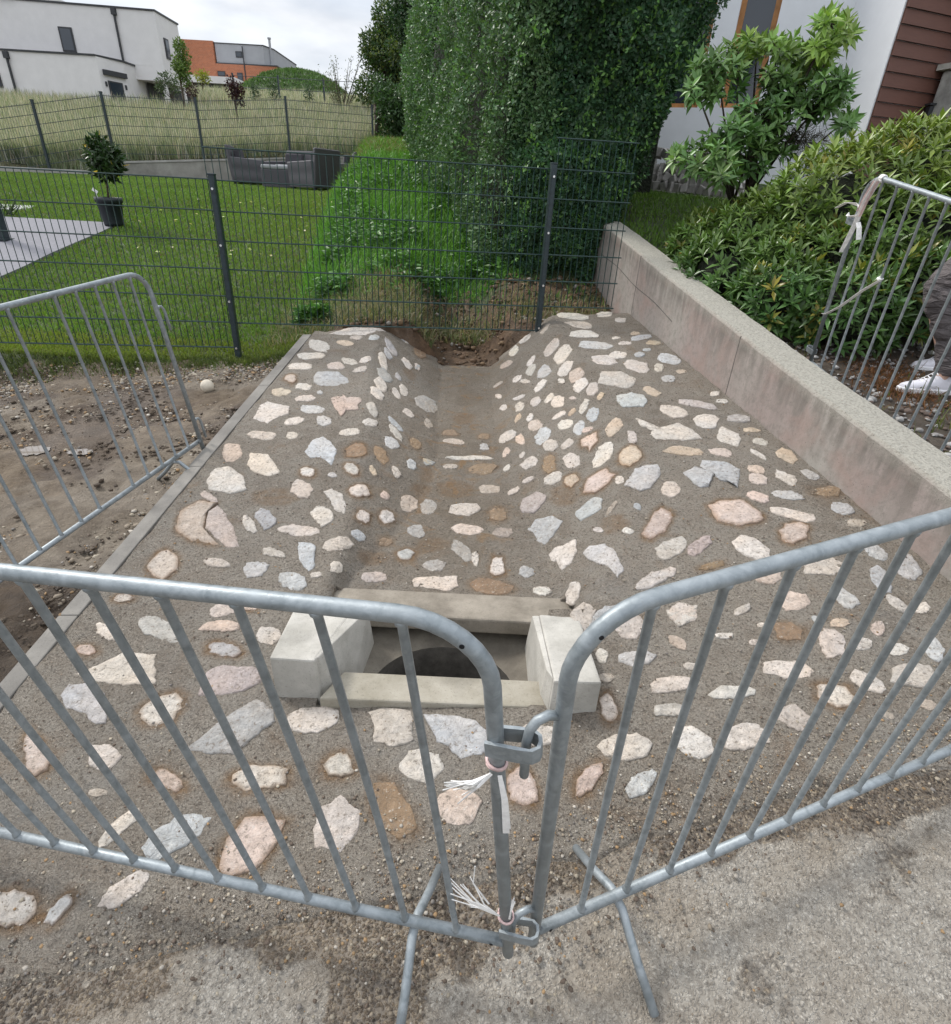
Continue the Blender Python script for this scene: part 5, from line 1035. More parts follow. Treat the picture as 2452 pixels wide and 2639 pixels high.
# ---------------- laurel shrub (open, upright) ----------------
t = empty('laurel_shrub', (2.28, 6.0, 1.15)); tag(t, 'open upright shrub with fresh green leaf rosettes in front of the white house', 'shrub'); inv = Matrix.Translation(-t.location)
def z4(x, y, Y):  # metres on the vertical plane at distance Y, from measured bearings
    u = 1700 + x / 2.457; v = y / 2.457; a = Vector(((u - 1226) / 1470.8, -(v - 1319.5) / 1470.8)); d = rt * a.x + upv * a.y + fwd; s_ = Y / d.y; return Vector((d.x * s_, Y, 1.4 + d.z * s_))
LOBES = [(370, 470, 170, 150, 5.7, 26), (500, 330, 90, 60, 5.8, 6), (760, 290, 150, 70, 5.9, 14), (620, 260, 90, 40, 5.9, 6), (1090, 150, 90, 70, 5.6, 9), (1180, 190, 60, 70, 5.6, 8), (1030, 290, 80, 90, 5.6, 10), (900, 420, 160, 110, 5.9, 22), (1100, 560, 130, 120, 5.6, 20), (760, 560, 150, 130, 5.8, 22),
         (300, 1000, 220, 90, 5.3, 24), (450, 850, 150, 90, 5.5, 18), (650, 740, 170, 110, 5.7, 24), (1000, 680, 150, 80, 5.7, 16), (1180, 760, 60, 60, 5.6, 6), (560, 1000, 190, 120, 5.6, 20), (700, 920, 150, 90, 5.8, 16), (380, 1110, 120, 40, 5.2, 8), (230, 560, 60, 60, 5.6, 6)]
tips = []; m_ = MB(); base = Vector((2.28, 6.0, 1.1)); stems = [base + Vector((-.12, -.1, .35)), base + Vector((.02, 0, .4)), base + Vector((.16, .05, .38)), base + Vector((-.02, -.15, .3))]
for s_ in stems: m_.tube([base + (s_ - base) * .02 + Vector(((s_ - base).x * .3, 0, -.06)), base + (s_ - base) * .5, s_], [.02, .017, .014], 7)
for (lx, ly, rx, ry, Y_, k_) in LOBES:
    c_ = z4(lx, ly, Y_); st = min(stems, key=lambda q: (q - c_).length); mid = (st + c_) / 2 + Vector((0, 0, .05)); m_.tube([st, mid, c_], [.013, .009, .005], 6)
    for _ in range(int(k_ * 1.7)):
        a = random.uniform(0, 6.28); r_ = math.sqrt(random.random()); p_ = z4(lx + rx * r_ * math.cos(a), ly + ry * r_ * math.sin(a), Y_ + random.uniform(-.25, .25)); d = (p_ - c_); d.normalize()
        d = (d * .6 + Vector((0, -.1, .8))).normalized(); tips.append((p_, d, ly)); m_.tube([c_, (c_ + p_) / 2 - Vector((0, 0, .02)), p_ - d * .01], [.0045, .0035, .003], 5, False)
o = m_.build('stem', BARK, t, True); o.matrix_parent_inverse = inv
P_ = np.array([q[0][:] for q in tips]); D_ = np.array([q[1][:] for q in tips]); n = len(P_); cl = jitcol((.15, .27, .085), n, .35); topk = np.array([q[2] < 450 for q in tips]); cl[topk] *= (1.5, 1.3, .9)
o = leaves('foliage', rosettes(P_, D_, 10, .100, .036, cl, .7, 1.45), GLOSSLEAF, t); o.matrix_parent_inverse = inv
# dry twiggy patch inside
pts = np.array([z4(900 + random.gauss(0, 70), 880 + random.gauss(0, 45), 5.95 + random.uniform(-.1, .1))[:] for _ in range(900)]); n = len(pts)
o = leaves('dead_twigs', [leaf_arrays(pts, rng.normal(size=(n, 3)), rng.normal(size=(n, 3)), .05 + .05 * rng.random(n), np.full(n, .005), jitcol((.09, .07, .05), n, .3))], LEAF, t); o.matrix_parent_inverse = inv

# ---------------- rhododendron mass ----------------
t = empty('rhododendron', (3.0, 4.9, .8)); tag(t, 'broad olive green rhododendron bush behind the concrete wall', 'shrub'); inv = Matrix.Translation(-t.location)
ELL = [((2.15, 5.0, 1.12), (.50, .50, .42)), ((2.55, 4.75, 1.35), (.55, .55, .50)), ((3.1, 4.85, 1.50), (.62, .60, .52)), ((3.75, 5.1, 1.58), (.70, .70, .60)), ((2.3, 4.35, 1.0), (.45, .40, .36)), ((2.9, 4.3, 1.15), (.60, .42, .48)), ((3.6, 4.4, 1.25), (.7, .5, .55)), ((1.85, 5.35, 1.1), (.30, .35, .30)), ((4.5, 5.0, 1.6), (.8, .8, .7)), ((1.78, 4.75, .98), (.30, .40, .26)), ((2.0, 4.15, .90), (.30, .36, .26)), ((2.28, 3.85, .86), (.30, .28, .26)), ((2.75, 3.95, .95), (.40, .25, .34)), ((3.3, 4.0, 1.0), (.45, .28, .38))]
P_ = []; D_ = []
for c_, r_ in ELL:
    k_ = int(760 * (r_[0] * r_[2] + r_[0] * r_[1]) * 1.9); v = unit(rng.normal(size=(k_, 3))); v = v[(v[:, 1] < .55) & (v[:, 2] > -.55)]
    q = np.array(c_) + v * np.array(r_) * (.90 + .2 * rng.random((len(v), 1))); P_.append(q); D_.append(v * .7 + np.array((0, -.05, .75)))
P_ = np.concatenate(P_); D_ = np.concatenate(D_); ins = np.zeros(len(P_), bool)
for c_, r_ in ELL: ins |= (((P_ - np.array(c_)) / np.array(r_)) ** 2).sum(1) < .66
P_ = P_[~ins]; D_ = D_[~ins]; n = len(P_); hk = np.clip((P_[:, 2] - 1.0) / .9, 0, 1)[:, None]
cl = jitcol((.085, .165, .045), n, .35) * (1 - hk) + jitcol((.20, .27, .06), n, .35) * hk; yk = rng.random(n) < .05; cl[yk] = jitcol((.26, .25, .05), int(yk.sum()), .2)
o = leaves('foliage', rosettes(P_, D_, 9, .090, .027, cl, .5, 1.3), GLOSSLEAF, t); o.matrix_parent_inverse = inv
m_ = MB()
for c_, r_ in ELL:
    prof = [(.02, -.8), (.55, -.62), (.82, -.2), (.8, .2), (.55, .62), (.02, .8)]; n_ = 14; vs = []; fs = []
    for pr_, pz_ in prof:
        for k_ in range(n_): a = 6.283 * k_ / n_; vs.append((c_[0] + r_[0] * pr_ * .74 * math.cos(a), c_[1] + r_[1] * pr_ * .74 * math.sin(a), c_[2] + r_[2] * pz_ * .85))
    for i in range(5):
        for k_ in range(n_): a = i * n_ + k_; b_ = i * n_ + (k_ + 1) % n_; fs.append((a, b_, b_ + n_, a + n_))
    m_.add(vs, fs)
o = m_.build('inner_shade_core', SHADE_SOIL, t, True); o.matrix_parent_inverse = inv  # dark solid blobs painted as the shade deep in the bush
m_ = MB()
for k_ in range(16):
    a = Vector((random.uniform(2.1, 4.0), random.uniform(4.3, 5.0), 0)); a.z = gz(a.x, a.y) - .03; m_.tube([a, a + Vector((random.uniform(-.1, .1), -.05, .25)), a + Vector((random.uniform(-.2, .2), -.1, .5))], [.016, .012, .008], 6)
m_.build('stem', BARK, t).matrix_parent_inverse = inv
# low weeds under the barrier behind the wall
pts = []
for _ in range(1500):
    x = random.uniform(1.9, 3.6); y = random.uniform(2.2, 3.9)
    if x < wall_x(y) + .24 or fbm(x, y, 2.5) < .5: continue
    pts.append((x, y, gz(x, y)))
pts = np.array(pts); n = len(pts)
blades('weeds', pts, .04 + .10 * rng.random(n), .006 + .004 * rng.random(n), jitcol((.13, .14, .05), n, .4), 1.2, 'thin weeds and straw in the gravel behind the wall')
n = 900; pts = np.array([(random.gauss(2.36, .12), random.gauss(3.25, .18)) for _ in range(n)]); z = np.array([gz(x, y) + .012 for x, y in pts])
blades('brown_needles', np.column_stack([pts, z]), .03 + .05 * rng.random(n), np.full(n, .005), jitcol((.17, .075, .03), n, .3), 3.0, 'patch of rust brown dead needles on the gravel')

# ================= GARDEN OBJECTS =================
PATHM = simple('terrace_paving', (.19, .19, .21), .85, 0, 30, .12, .3, .003)
m_ = MB()
def slab(poly, th, name, mat, label, lift=.02):
    n_ = len(poly); vs = [(x, y, gz(x, y) + lift) for x, y in poly] + [(x, y, gz(x, y) - th) for x, y in poly]
    q = MB(); q.add(vs, [tuple(range(n_)), tuple(range(2 * n_ - 1, n_ - 1, -1))] + [(i, (i + 1) % n_ + 0, (i + 1) % n_ + n_, i + n_) for i in range(n_)]); o = q.build(name, mat); tag(o, label, kind='structure'); return o
ys_ = [4.95, 5.5, 6, 6.5, 7, 7.5, 8, 8.5]
vs = []; fs = []
for y_ in ys_:
    for x_ in (-9, -5.0 + .02 * math.sin(y_ * 5)): vs.append((x_, y_, gz(x_, y_) + .030))
for i in range(len(ys_) - 1): a = i * 2; fs.append((a, a + 1, a + 3, a + 2))
me = bpy.data.meshes.new('terrace'); me.from_pydata(vs, [], fs); o = link('terrace', me, None, PATHM); s_ = o.modifiers.new('thickness', 'SOLIDIFY'); s_.thickness = .06; s_.offset = -1; tag(o, 'light grey paved terrace at the left edge of the lawn', kind='structure')
slab([(-9, 8.95), (-6.8, 9.0), (-6.66, 9.18), (-6.72, 9.33), (-9, 9.3)], .05, 'path', simple('pale_path', (.42, .42, .42), .85, 0, 20, .1, .2), 'narrow pale path behind the terrace')
m_ = MB(); zg = gz(-5.8, 7.4) + .03; m_.box((-5.83, 7.42, zg + .55), (.10, .10, 1.1)); o = m_.build('post', ANTH, bevel=.008); o.name = 'terrace_post'
m_ = MB(); m_.box((-5.83, 7.42, zg + .010), (.16, .16, .018)); m_.build('base_plate', ANTH, o)
tag(o, 'dark square post standing on the terrace at the left edge', 'post')
pts = np.array([(-6.62 + random.gauss(0, .05), 8.62 + random.gauss(0, .04), gz(-6.6, 8.6)) for _ in range(26)]); n = len(pts)
o = leaves('grassy_plant', [leaf_arrays(pts, rng.normal(size=(n, 3)) * (.8, .8, .3) + (0, 0, 1.), rng.normal(size=(n, 3)), .25 + .1 * rng.random(n), np.full(n, .022), jitcol((.05, .075, .035), n, .3))], LEAF); tag(o, 'small dark spiky plant beside the pale path', 'plant')
# potted bay
pb = Vector((-5.02, 8.38, gz(-5.02, 8.38) + .02)); t = empty('potted_tree', tuple(pb)); tag(t, 'little round topped bay tree with yellow leaves in a dark pot on the lawn', 'potted plant'); inv = Matrix.Translation(-pb)
m_ = MB(); m_.lathe([(0.001, 0), (.112, 0), (.118, .03), (.150, .27), (.162, .272), (.165, .33), (.150, .33), (.146, .29)], pb, 28); m_.build('pot', simple('dark_pot', (.018, .024, .030), .5, 0, 20, .2, .1), t, True).matrix_parent_inverse = inv
m_ = MB(); m_.lathe([(.146, .288), (.07, .295), (.001, .30)], pb, 20); m_.build('soil', SHADE_SOIL, t).matrix_parent_inverse = inv
ctr = pb + Vector((.06, 0, .76))
m_ = MB(); m_.tube([pb + Vector((0, 0, .28)), pb + Vector((.01, .01, .42)), pb + Vector((.04, 0, .55)), ctr], [.013, .012, .011, .006], 8)
for k_ in range(14): d = Vector((random.gauss(0, 1), random.gauss(0, 1), random.gauss(.3, .8))).normalized(); m_.tube([ctr - Vector((0, 0, .12)), ctr + d * .17], [.005, .002], 5)
m_.build('stem', BARK, t, True).matrix_parent_inverse = inv
v = unit(rng.normal(size=(190, 3))); P_ = np.array(ctr[:]) + v * np.array((.20, .20, .23)) * (.55 + .5 * rng.random((190, 1))); cl = jitcol((.030, .062, .018), 190, .3)
par = rosettes(P_, v + (0, 0, .5), 6, .10, .034, cl, .3, 1.2)
yl = P_[rng.choice(190, 14)] + rng.normal(size=(14, 3)) * .02; vy = unit(yl - np.array(ctr[:])); par.append(leaf_arrays(yl, vy + rng.normal(size=(14, 3)) * .15, vy, np.full(14, .11), np.full(14, .045), jitcol((.62, .46, .04), 14, .2)))
leaves('foliage', par, GLOSSLEAF, t).matrix_parent_inverse = inv
m_ = MB(); m_.box(pb + Vector((-.09, -.10, .40)), (.07, .004, .035), Matrix.Rotation(.6, 3, 'Y')); m_.tube([pb + Vector((-.07, -.1, .29)), pb + Vector((-.085, -.1, .39))], .003, 5); m_.build('plant_label', simple('label_white', (.8, .8, .8), .5, 0, 10, .05, 0), t).matrix_parent_inverse = inv
# wicker furniture
def m_wicker():
    m, nt, b = mat_new('grey_wicker'); v_ = objvec(nt); wv = nt.nodes.new('ShaderNodeTexWave'); wv.inputs['Scale'].default_value = 30; wv.inputs['Distortion'].default_value = 1.5; nt.links.new(v_, wv.inputs[0])
    wz_ = nt.nodes.new('ShaderNodeTexWave'); wz_.bands_direction = 'Z'; wz_.inputs['Scale'].default_value = 26; nt.links.new(v_, wz_.inputs[0])
    f = mix(nt, .5, wv.outputs[0], wz_.outputs[0]); setc(nt, b, mix(nt, f, (.045, .043, .050), (.13, .125, .14))); b.inputs['Roughness'].default_value = .6; bump(nt, b, f, .6, .01); return m
WICK = m_wicker(); CUSH = simple('dark_cushion', (.045, .043, .050), .9, 0, 30, .2, .3); SEATG = simple('pale_cushion', (.30, .31, .32), .9, 0, 30, .1, .3)
def armchair(loc, rz, label):
    e = empty('wicker_armchair', loc, rz); tag(e, label, 'armchair', 'wicker garden furniture by the back wall')
    m_ = MB(); m_.box((0, 0, .20), (.66, .66, .30)); m_.build('base', WICK, e, bevel=.02)
    m_ = MB(); m_.box((0, .02, .40), (.50, .56, .10)); m_.build('seat_cushion', SEATG, e, bevel=.03)
    for s_ in (-1, 1): m_ = MB(); m_.hexa([(s_ * .33 - .055, -.36, .05), (s_ * .33 + .055, -.36, .05), (s_ * .33 + .055, .33, .05), (s_ * .33 - .055, .33, .05), (s_ * .35 - .055, -.37, .50), (s_ * .35 + .055, -.37, .50), (s_ * .35 + .055, .33, .54), (s_ * .35 - .055, .33, .54)]); m_.build('armrest', WICK, e, bevel=.015)
    m_ = MB(); m_.hexa([(-.36, .26, .05), (.36, .26, .05), (.36, .35, .05), (-.36, .35, .05), (-.36, .36, .76), (.36, .36, .76), (.36, .43, .76), (-.36, .43, .76)]); m_.build('backrest', WICK, e, bevel=.02)
    m_ = MB(); m_.box((0, .20, .55), (.50, .13, .30), Matrix.Rotation(-.15, 3, 'X')); m_.build('back_cushion', CUSH, e, bevel=.04)
    for x_ in (-.31, .31):
        for y_ in (-.31, .30): m_ = MB(); m_.box((x_, y_, .025), (.05, .05, .05)); m_.build('leg', CUSH, e)
    return e
armchair((-5.55, 15.0, 1.41), R(100), 'wicker armchair at the left end of the group, turned towards the footstool')
armchair((-4.75, 15.4, 1.42), R(-20), 'wicker armchair at the back, behind the footstool')
armchair((-3.80, 13.95, 1.38), R(-120), 'wicker armchair nearest the lawn, its back to the camera side')
armchair((-3.50, 14.75, 1.40), R(-75), 'wicker armchair at the right end of the group, against the wall')
e = empty('wicker_footstool', (-4.68, 14.3, 1.38), R(8)); tag(e, 'low wicker footstool with a pale cushion between the armchairs', 'footstool')
m_ = MB(); m_.box((0, 0, .19), (.62, .60, .34)); m_.build('base', WICK, e, bevel=.02); m_ = MB(); m_.box((0, 0, .40), (.62, .60, .08)); m_.build('cushion', SEATG, e, bevel=.03)
for x_ in (-.28, .28):
    for y_ in (-.27, .27): m_ = MB(); m_.box((x_, y_, .01), (.05, .05, .03)); m_.build('leg', CUSH, e)

# back wall of the garden and the fence on it
m_ = MB(); A_ = Vector((-12.2, wall_line(-12.2), 0)); B1 = Vector((-9.35, wall_line(-9.35), 0)); B2 = Vector((-4.35, wall_line(-4.35), 0)); dW = (B2 - B1).normalized(); nW = Vector((dW.y, -dW.x, 0))
def wseg(a, b, zb0_, zt0, zb1, zt1, th):
    q = MB(); q.hexa([(a.x, a.y, zb0_), (b.x, b.y, zb1), (b.x - nW.x * th, b.y - nW.y * th, zb1), (a.x - nW.x * th, a.y - nW.y * th, zb0_), (a.x, a.y, zt0), (b.x, b.y, zt1), (b.x - nW.x * th, b.y - nW.y * th, zt1), (a.x - nW.x * th, a.y - nW.y * th, zt0)]); return q
gw = wseg(B1, B2, 1.2, 1.69, 1.2, 2.26, .2).build('garden_wall', GREYC, bevel=.01); tag(gw, 'low grey concrete wall behind the lawn, under the back fence', 'wall')
q = wseg(B1 + dW * -.0 - nW * -.015, B2 + nW * .015, 1.69, 1.735, 2.26, 2.305, .23); q.build('coping', m_conc('coping_concrete', (.36, .35, .33), (.46, .45, .43), 3), gw, bevel=.005)
q = wseg(A_, B1 - dW * .003, 1.1, 1.50, 1.2, 1.54, .2); o = q.build('lower_step', m_conc('pale_wall', (.33, .32, .30), (.42, .41, .39), 3), gw, bevel=.01)
bf = empty('back_fence', (-10.0, wall_line(-10.0), 1.6)); tag(bf, 'dark wire mesh fence standing on the low wall in front of the meadow', 'fence'); inv = Matrix.Translation(-bf.location)
ps = [(-10.2, 1.56, 2.79), (-7.9, 1.84, 2.80), (-6.02, 1.95, 2.93), (-4.9, 2.10, 2.98), (-3.95, 2.25, 3.33)]
ps = []
for u_, v_, vt in ((127, 427, 260), (295, 400, 260), (526, 403, 263), (748, 390, 268), (963, 400, 282)):
    a = Vector(((u_ - 1226) / 1470.8, -(v_ - 1319.5) / 1470.8)); d = rt * a.x + upv * a.y + fwd; s_ = (15 + 10.2 * .765 - 0 + .12) / (d.y - .765 * d.x); p_ = Vector((d.x * s_, d.y * s_, 1.4 + d.z * s_)); ps.append(p_)
for i, p_ in enumerate(ps):
    m_ = MB(); m_.box((p_.x, p_.y, p_.z + .55), (.05, .05, 1.36)); po = m_.build('post', ANTH, bf); po.matrix_parent_inverse = inv
    m_ = MB(); m_.box((p_.x, p_.y, p_.z + 1.24), (.06, .06, .02)); m_.build('cap', ANTH, po)
ext = ps[0] - (ps[1] - ps[0]); allp = [ext] + ps
for a, b_ in zip(allp, allp[1:]):
    q = MB(); L_ = (b_ - a).length; n_ = int(L_ / .05); za, zb_ = a.z - .02, b_.z - .02
    lvl = (a.z + b_.z) / 2
    for i in range(n_ + 1): x_ = a.lerp(b_, i / n_); q.tube([(x_.x, x_.y, x_.z + .03), (x_.x, x_.y, x_.z + 1.2)], .0042, 4, False)
    for j in range(7): q.tube([(a.x, a.y, a.z + .03 + .19 * j), (b_.x, b_.y, b_.z + .03 + .19 * j)], .006, 4, False)
    q.build('wire_panel', ANTH, bf).matrix_parent_inverse = inv
# far fence in the meadow
ff = empty('meadow_fence', (-10.5, 33, 4.8)); tag(ff, 'thin wire fence on posts far across the meadow below the mound', 'fence'); inv = Matrix.Translation(-ff.location)
fp = [(-12.9 + 2.2 * i, 34, gz(-12.9 + 2.2 * i, 34)) for i in range(5)]
for p_ in fp: m_ = MB(); m_.box((p_[0], p_[1], p_[2] + .65), (.07, .07, 1.3)); m_.build('post', ANTH, ff).matrix_parent_inverse = inv
m_ = MB()
for a, b_ in zip(fp, fp[1:]):
    for h_ in (.35, .75, 1.2): m_.tube([(a[0], a[1], a[2] + h_), (b_[0], b_[1], b_[2] + h_)], .012, 4)
m_.build('wire', ANTH, ff).matrix_parent_inverse = inv

# ================= HOUSES =================
REND = simple('white_render', (.70, .685, .68), .9, 0, 3, .04, .5, .004); REND2 = simple('house_render', (.72, .74, .77), .9, 0, 3, .04, .5, .004)
DARKF = simple('dark_frame', (.03, .032, .036), .5, 0, 10, .1, 0); GLASS = m_glass()
def vface(A_, B_):
    A_ = Vector((*A_, 0)); B_ = Vector((*B_, 0)); d = (B_ - A_).normalized(); n_ = Vector((d.y, -d.x, 0))
    if n_.dot(A_) > 0: n_ = -n_
    return A_, d, n_
def onface(parent, fc, s0, z0, s1, z1, name, mat, dep=.03, off=0.002, inv=None, bevel=0):
    A_, d, n_ = fc; q = MB(); a = A_ + d * s0 + n_ * off; b_ = A_ + d * s1 + n_ * off; c_ = n_ * dep
    q.hexa([(a.x, a.y, z0), (b_.x, b_.y, z0), ((b_ + c_).x, (b_ + c_).y, z0), ((a + c_).x, (a + c_).y, z0), (a.x, a.y, z1), (b_.x, b_.y, z1), ((b_ + c_).x, (b_ + c_).y, z1), ((a + c_).x, (a + c_).y, z1)])
    o = q.build(name, mat, parent, bevel=bevel)
    if inv is not None: o.matrix_parent_inverse = inv
    return o
def window(parent, fc, s0, z0, s1, z1, inv, fr=.06, name='window', fmat=None, mull=0):
    w_ = onface(parent, fc, min(s0, s1), z0, max(s0, s1), z1, name, fmat or DARKF, .04, .003, inv)
    a, b_ = min(s0, s1), max(s0, s1)
    onface(w_, fc, a + fr, z0 + fr, b_ - fr, z1 - fr, 'pane', GLASS, .012, .042)
    return w_
# white modern house (left)
h = empty('white_house', (-15, 29, 4)); tag(h, 'white flat roofed modern house with a carport at the far left', 'house'); inv = Matrix.Translation(-h.location)
def part(m_, name, mat, **k): o = m_.build(name, mat, h, **k); o.matrix_parent_inverse = inv; return o
def prism(poly, z0, z1):
    q = MB(); n_ = len(poly); q.add([(x, y, z0) for x, y in poly] + [(x, y, z1) for x, y in poly], [tuple(range(n_))[::-1], tuple(range(n_, 2 * n_))] + [(i, (i + 1) % n_, (i + 1) % n_ + n_, i + n_) for i in range(n_)]); return q
part(prism([(-15.98, 28), (-15.5, 29.03), (-15.4, 34), (-26, 34), (-26, 27.75)], 3.0, 5.60), 'lower_storey', REND)
part(prism([(-16.0, 27.95), (-15.45, 29.0), (-15.38, 34.0), (-26.1, 34.1), (-26.1, 27.7)], 5.603, 5.66), 'lower_roof_edge', DARKF)
part(prism([(-14.28, 30), (-14.35, 32.1), (-26, 34.5), (-26, 28.735)], 5.663, 7.48), 'upper_storey', REND)
part(prism([(-14.28, 30), (-14.35, 32.1), (-15.9, 32.1), (-15.9, 29.84)], 5.16, 5.6625), 'overhang', REND)
part(prism([(-14.24, 29.96), (-14.31, 32.14), (-26.04, 34.55), (-26.04, 28.69)], 7.482, 7.54), 'roof_edge', DARKF)
part(prism([(-19.6, 29.3), (-19.5, 34), (-26, 34), (-26, 28.6)], 7.543, 8.2), 'upper_block', REND)
fl = vface((-15.98, 28), (-19.7, 27.905)); fs_ = vface((-15.98, 28), (-15.5, 29.03)); fu = vface((-14.28, 30), (-18.9, 29.5)); fr_ = vface((-14.28, 30), (-14.35, 32.1))
if fr_[2].x < 0: fr_ = (fr_[0], fr_[1], -fr_[2])
if fs_[2].x < 0: fs_ = (fs_[0], fs_[1], -fs_[2])
window(h, fl, 3.97, 4.39, 5.2, 4.92, inv); window(h, fu, 3.39, 5.92, 3.92, 6.74, inv); window(h, fr_, .42, 6.02, .80, 6.72, inv)
dr = window(h, fs_, .30, 3.6, .92, 4.87, inv, .05, 'french_door'); onface(h, fs_, .16, 5.04, 1.14, 5.21, 'awning_box', DARKF, .12, .003, inv)
for s_ in (.20, 1.06): onface(h, fs_, s_ - .03, 4.66, s_ + .03, 4.82, 'wall_lamp', DARKF, .05, .003, inv)
for fc, s_, za, zb_ in ((fl, 3.48, 3.6, 5.46), (fu, 1.585, 5.67, 7.36)):
    A_, d, n_ = fc; p_ = A_ + d * s_ + n_ * .06; m_ = MB(); m_.tube([(p_.x, p_.y, za), (p_.x, p_.y, zb_)], .045, 8); m_.box((p_.x, p_.y, zb_), (.18, .14, .22)); part(m_, 'downpipe', DARKF)
m_ = MB(); m_.box((-14.45, 30.2, 4.3), (.16, .16, 1.71)); part(m_, 'pillar', REND)
m_ = MB(); m_.box((-14.45, 31.9, 4.4), (.16, .16, 1.51)); part(m_, 'pillar', REND)
part(prism([(-15.37, 30.5), (-14.7, 33.5), (-15.3, 33.8), (-15.37, 33.8)], 3.5, 5.158), 'carport_wall', DARKF)
# brick and grey house
h = empty('brick_house', (-23, 62, 8.5)); tag(h, 'orange brick house with a grey upper box and white annex beyond the meadow', 'house'); inv = Matrix.Translation(-h.location)
def m_brick():
    m, nt, b = mat_new('orange_brick'); bt = nt.nodes.new('ShaderNodeTexBrick'); bt.inputs['Scale'].default_value = 3; bt.inputs['Color1'].default_value = (.46, .155, .07, 1); bt.inputs['Color2'].default_value = (.36, .12, .055, 1); bt.inputs['Mortar'].default_value = (.35, .24, .18, 1)
    mp = nt.nodes.new('ShaderNodeMapping'); mp.inputs['Rotation'].default_value = (R(90), 0, 0); nt.links.new(objvec(nt), mp.inputs[0]); nt.links.new(mp.outputs[0], bt.inputs[0]); setc(nt, b, bt.outputs[0]); b.inputs['Roughness'].default_value = .9; return m
BR = m_brick(); GRB = simple('grey_cladding', (.34, .35, .37), .7, 0, 2, .05, 0)
part(prism([(-27.5, 60), (-24.1, 60), (-24.1, 68), (-27.5, 68)], 7.5, 11.86), 'tall_block', BR)
part(prism([(-24.098, 60.02), (-18.87, 60.02), (-18.87, 68), (-24.098, 68)], 7.5, 10.36), 'lower_block', BR)
part(prism([(-24.02, 60.2), (-19.95, 60.2), (-19.5, 61.5), (-19.5, 68), (-24.02, 68)], 10.44, 11.74), 'upper_box', GRB)
part(prism([(-24.05, 60.1), (-18.8, 59.95), (-18.8, 68), (-24.05, 68)], 10.362, 10.438), 'roof_edge', DARKF)
part(prism([(-24.1, 60.15), (-19.9, 60.15), (-19.45, 61.5), (-19.45, 68), (-24.1, 68)], 11.742, 11.80), 'box_roof_edge', DARKF)
fb = vface((-26.75, 59.998), (-18.5, 59.998)); fg = vface((-26.75, 60.198), (-18.5, 60.198))
window(h, fg, 4.42, 10.86, 4.98, 11.28, inv, .07); window(h, fb, 2.75, 9.5, 3.4, 9.84, inv, .06); window(h, fb, 4.42, 8.7, 4.88, 9.8, inv, .06, 'glass_door')
m_ = MB(); m_.tube([(-21.64, 60.0, 8.7), (-21.64, 60.0, 11.6)], .05, 6); part(m_, 'downpipe', DARKF)
m_ = MB(); m_.tube([(-19.62, 61, 10.4), (-19.62, 61, 12.35)], .10, 10); m_.tube([(-19.62, 61, 12.35), (-19.62, 61, 12.45)], .15, 10); part(m_, 'chimney', GRB, smooth=False)
part(prism([(-25.9, 55), (-20.7, 55), (-20.7, 59.9), (-25.9, 59.9)], 8.35, 8.80), 'annex_roof', REND)
part(prism([(-25.6, 55.4), (-21.0, 55.4), (-21.0, 59.8), (-25.6, 59.8)], 7.3, 8.348), 'annex', DARKF)
# grass mound
xs_ = np.linspace(-4.2, 4.2, 60); ys_ = np.linspace(-4, 4, 40)
X, Y, Z, F = tensor(xs_, ys_, lambda x, y: 1.75 * max(0, 1 - (abs(x) / 3.9) ** 2.2) ** .9 * max(0, 1 - (abs(y) / 3.8) ** 2)); Z = Z + (fbm(X, Y, 2.2) - .5) * .28
me = np_mesh('grass_mound', np.stack([X - 14.6, Y + 51, Z + 7.1], 1), F, np.tile((.07, .12, .035), (len(X), 1)), True); mo = link('grass_mound', me, None, GROUND); tag(mo, 'rounded green grassed earth mound on the horizon', kind='structure')
n = 16000; i_ = rng.integers(0, len(X), n); P_ = np.stack([X[i_] - 14.6 + rng.normal(size=n) * .1, Y[i_] + 51 + rng.normal(size=n) * .1, Z[i_] + 7.05], 1); P_ = P_[Z[i_] > .15]; n = len(P_)
blades('mound_grass', P_, .14 + .12 * rng.random(n), .06 + .03 * rng.random(n), jitcol((.09, .16, .05), n, .35), .8, 'rough green grass covering the earth mound')
m_ = MB(); m_.box((-5.9, 52, 8.6), (1.2, 3, 1.6)); o = m_.build('shed', REND); tag(o, 'pale shed just showing between the feathery shrub and the trees', 'shed'); m_ = MB(); m_.box((-5.9, 52, 9.44), (1.35, 3.2, .08)); m_.build('roof', DARKF, o)

# white house on the right
h = empty('render_house', (4.4, 9.4, 1.6)); tag(h, 'white rendered house with a wood framed window and red brown plank cladding at the right', 'house'); inv = Matrix.Translation(-h.location)
tm = Vector((-2.4, .8736, 0)).normalized(); C1 = Vector((4.42, 9.5, 0)); C2 = Vector((4.6, 8.68, 0)); tcl = Vector((.936, .35, 0)).normalized()
E0 = C1 + tm * 6; nb_ = Vector((.35, .93, 0))
fm = vface((4.42, 9.5), (2.02, 10.3736))
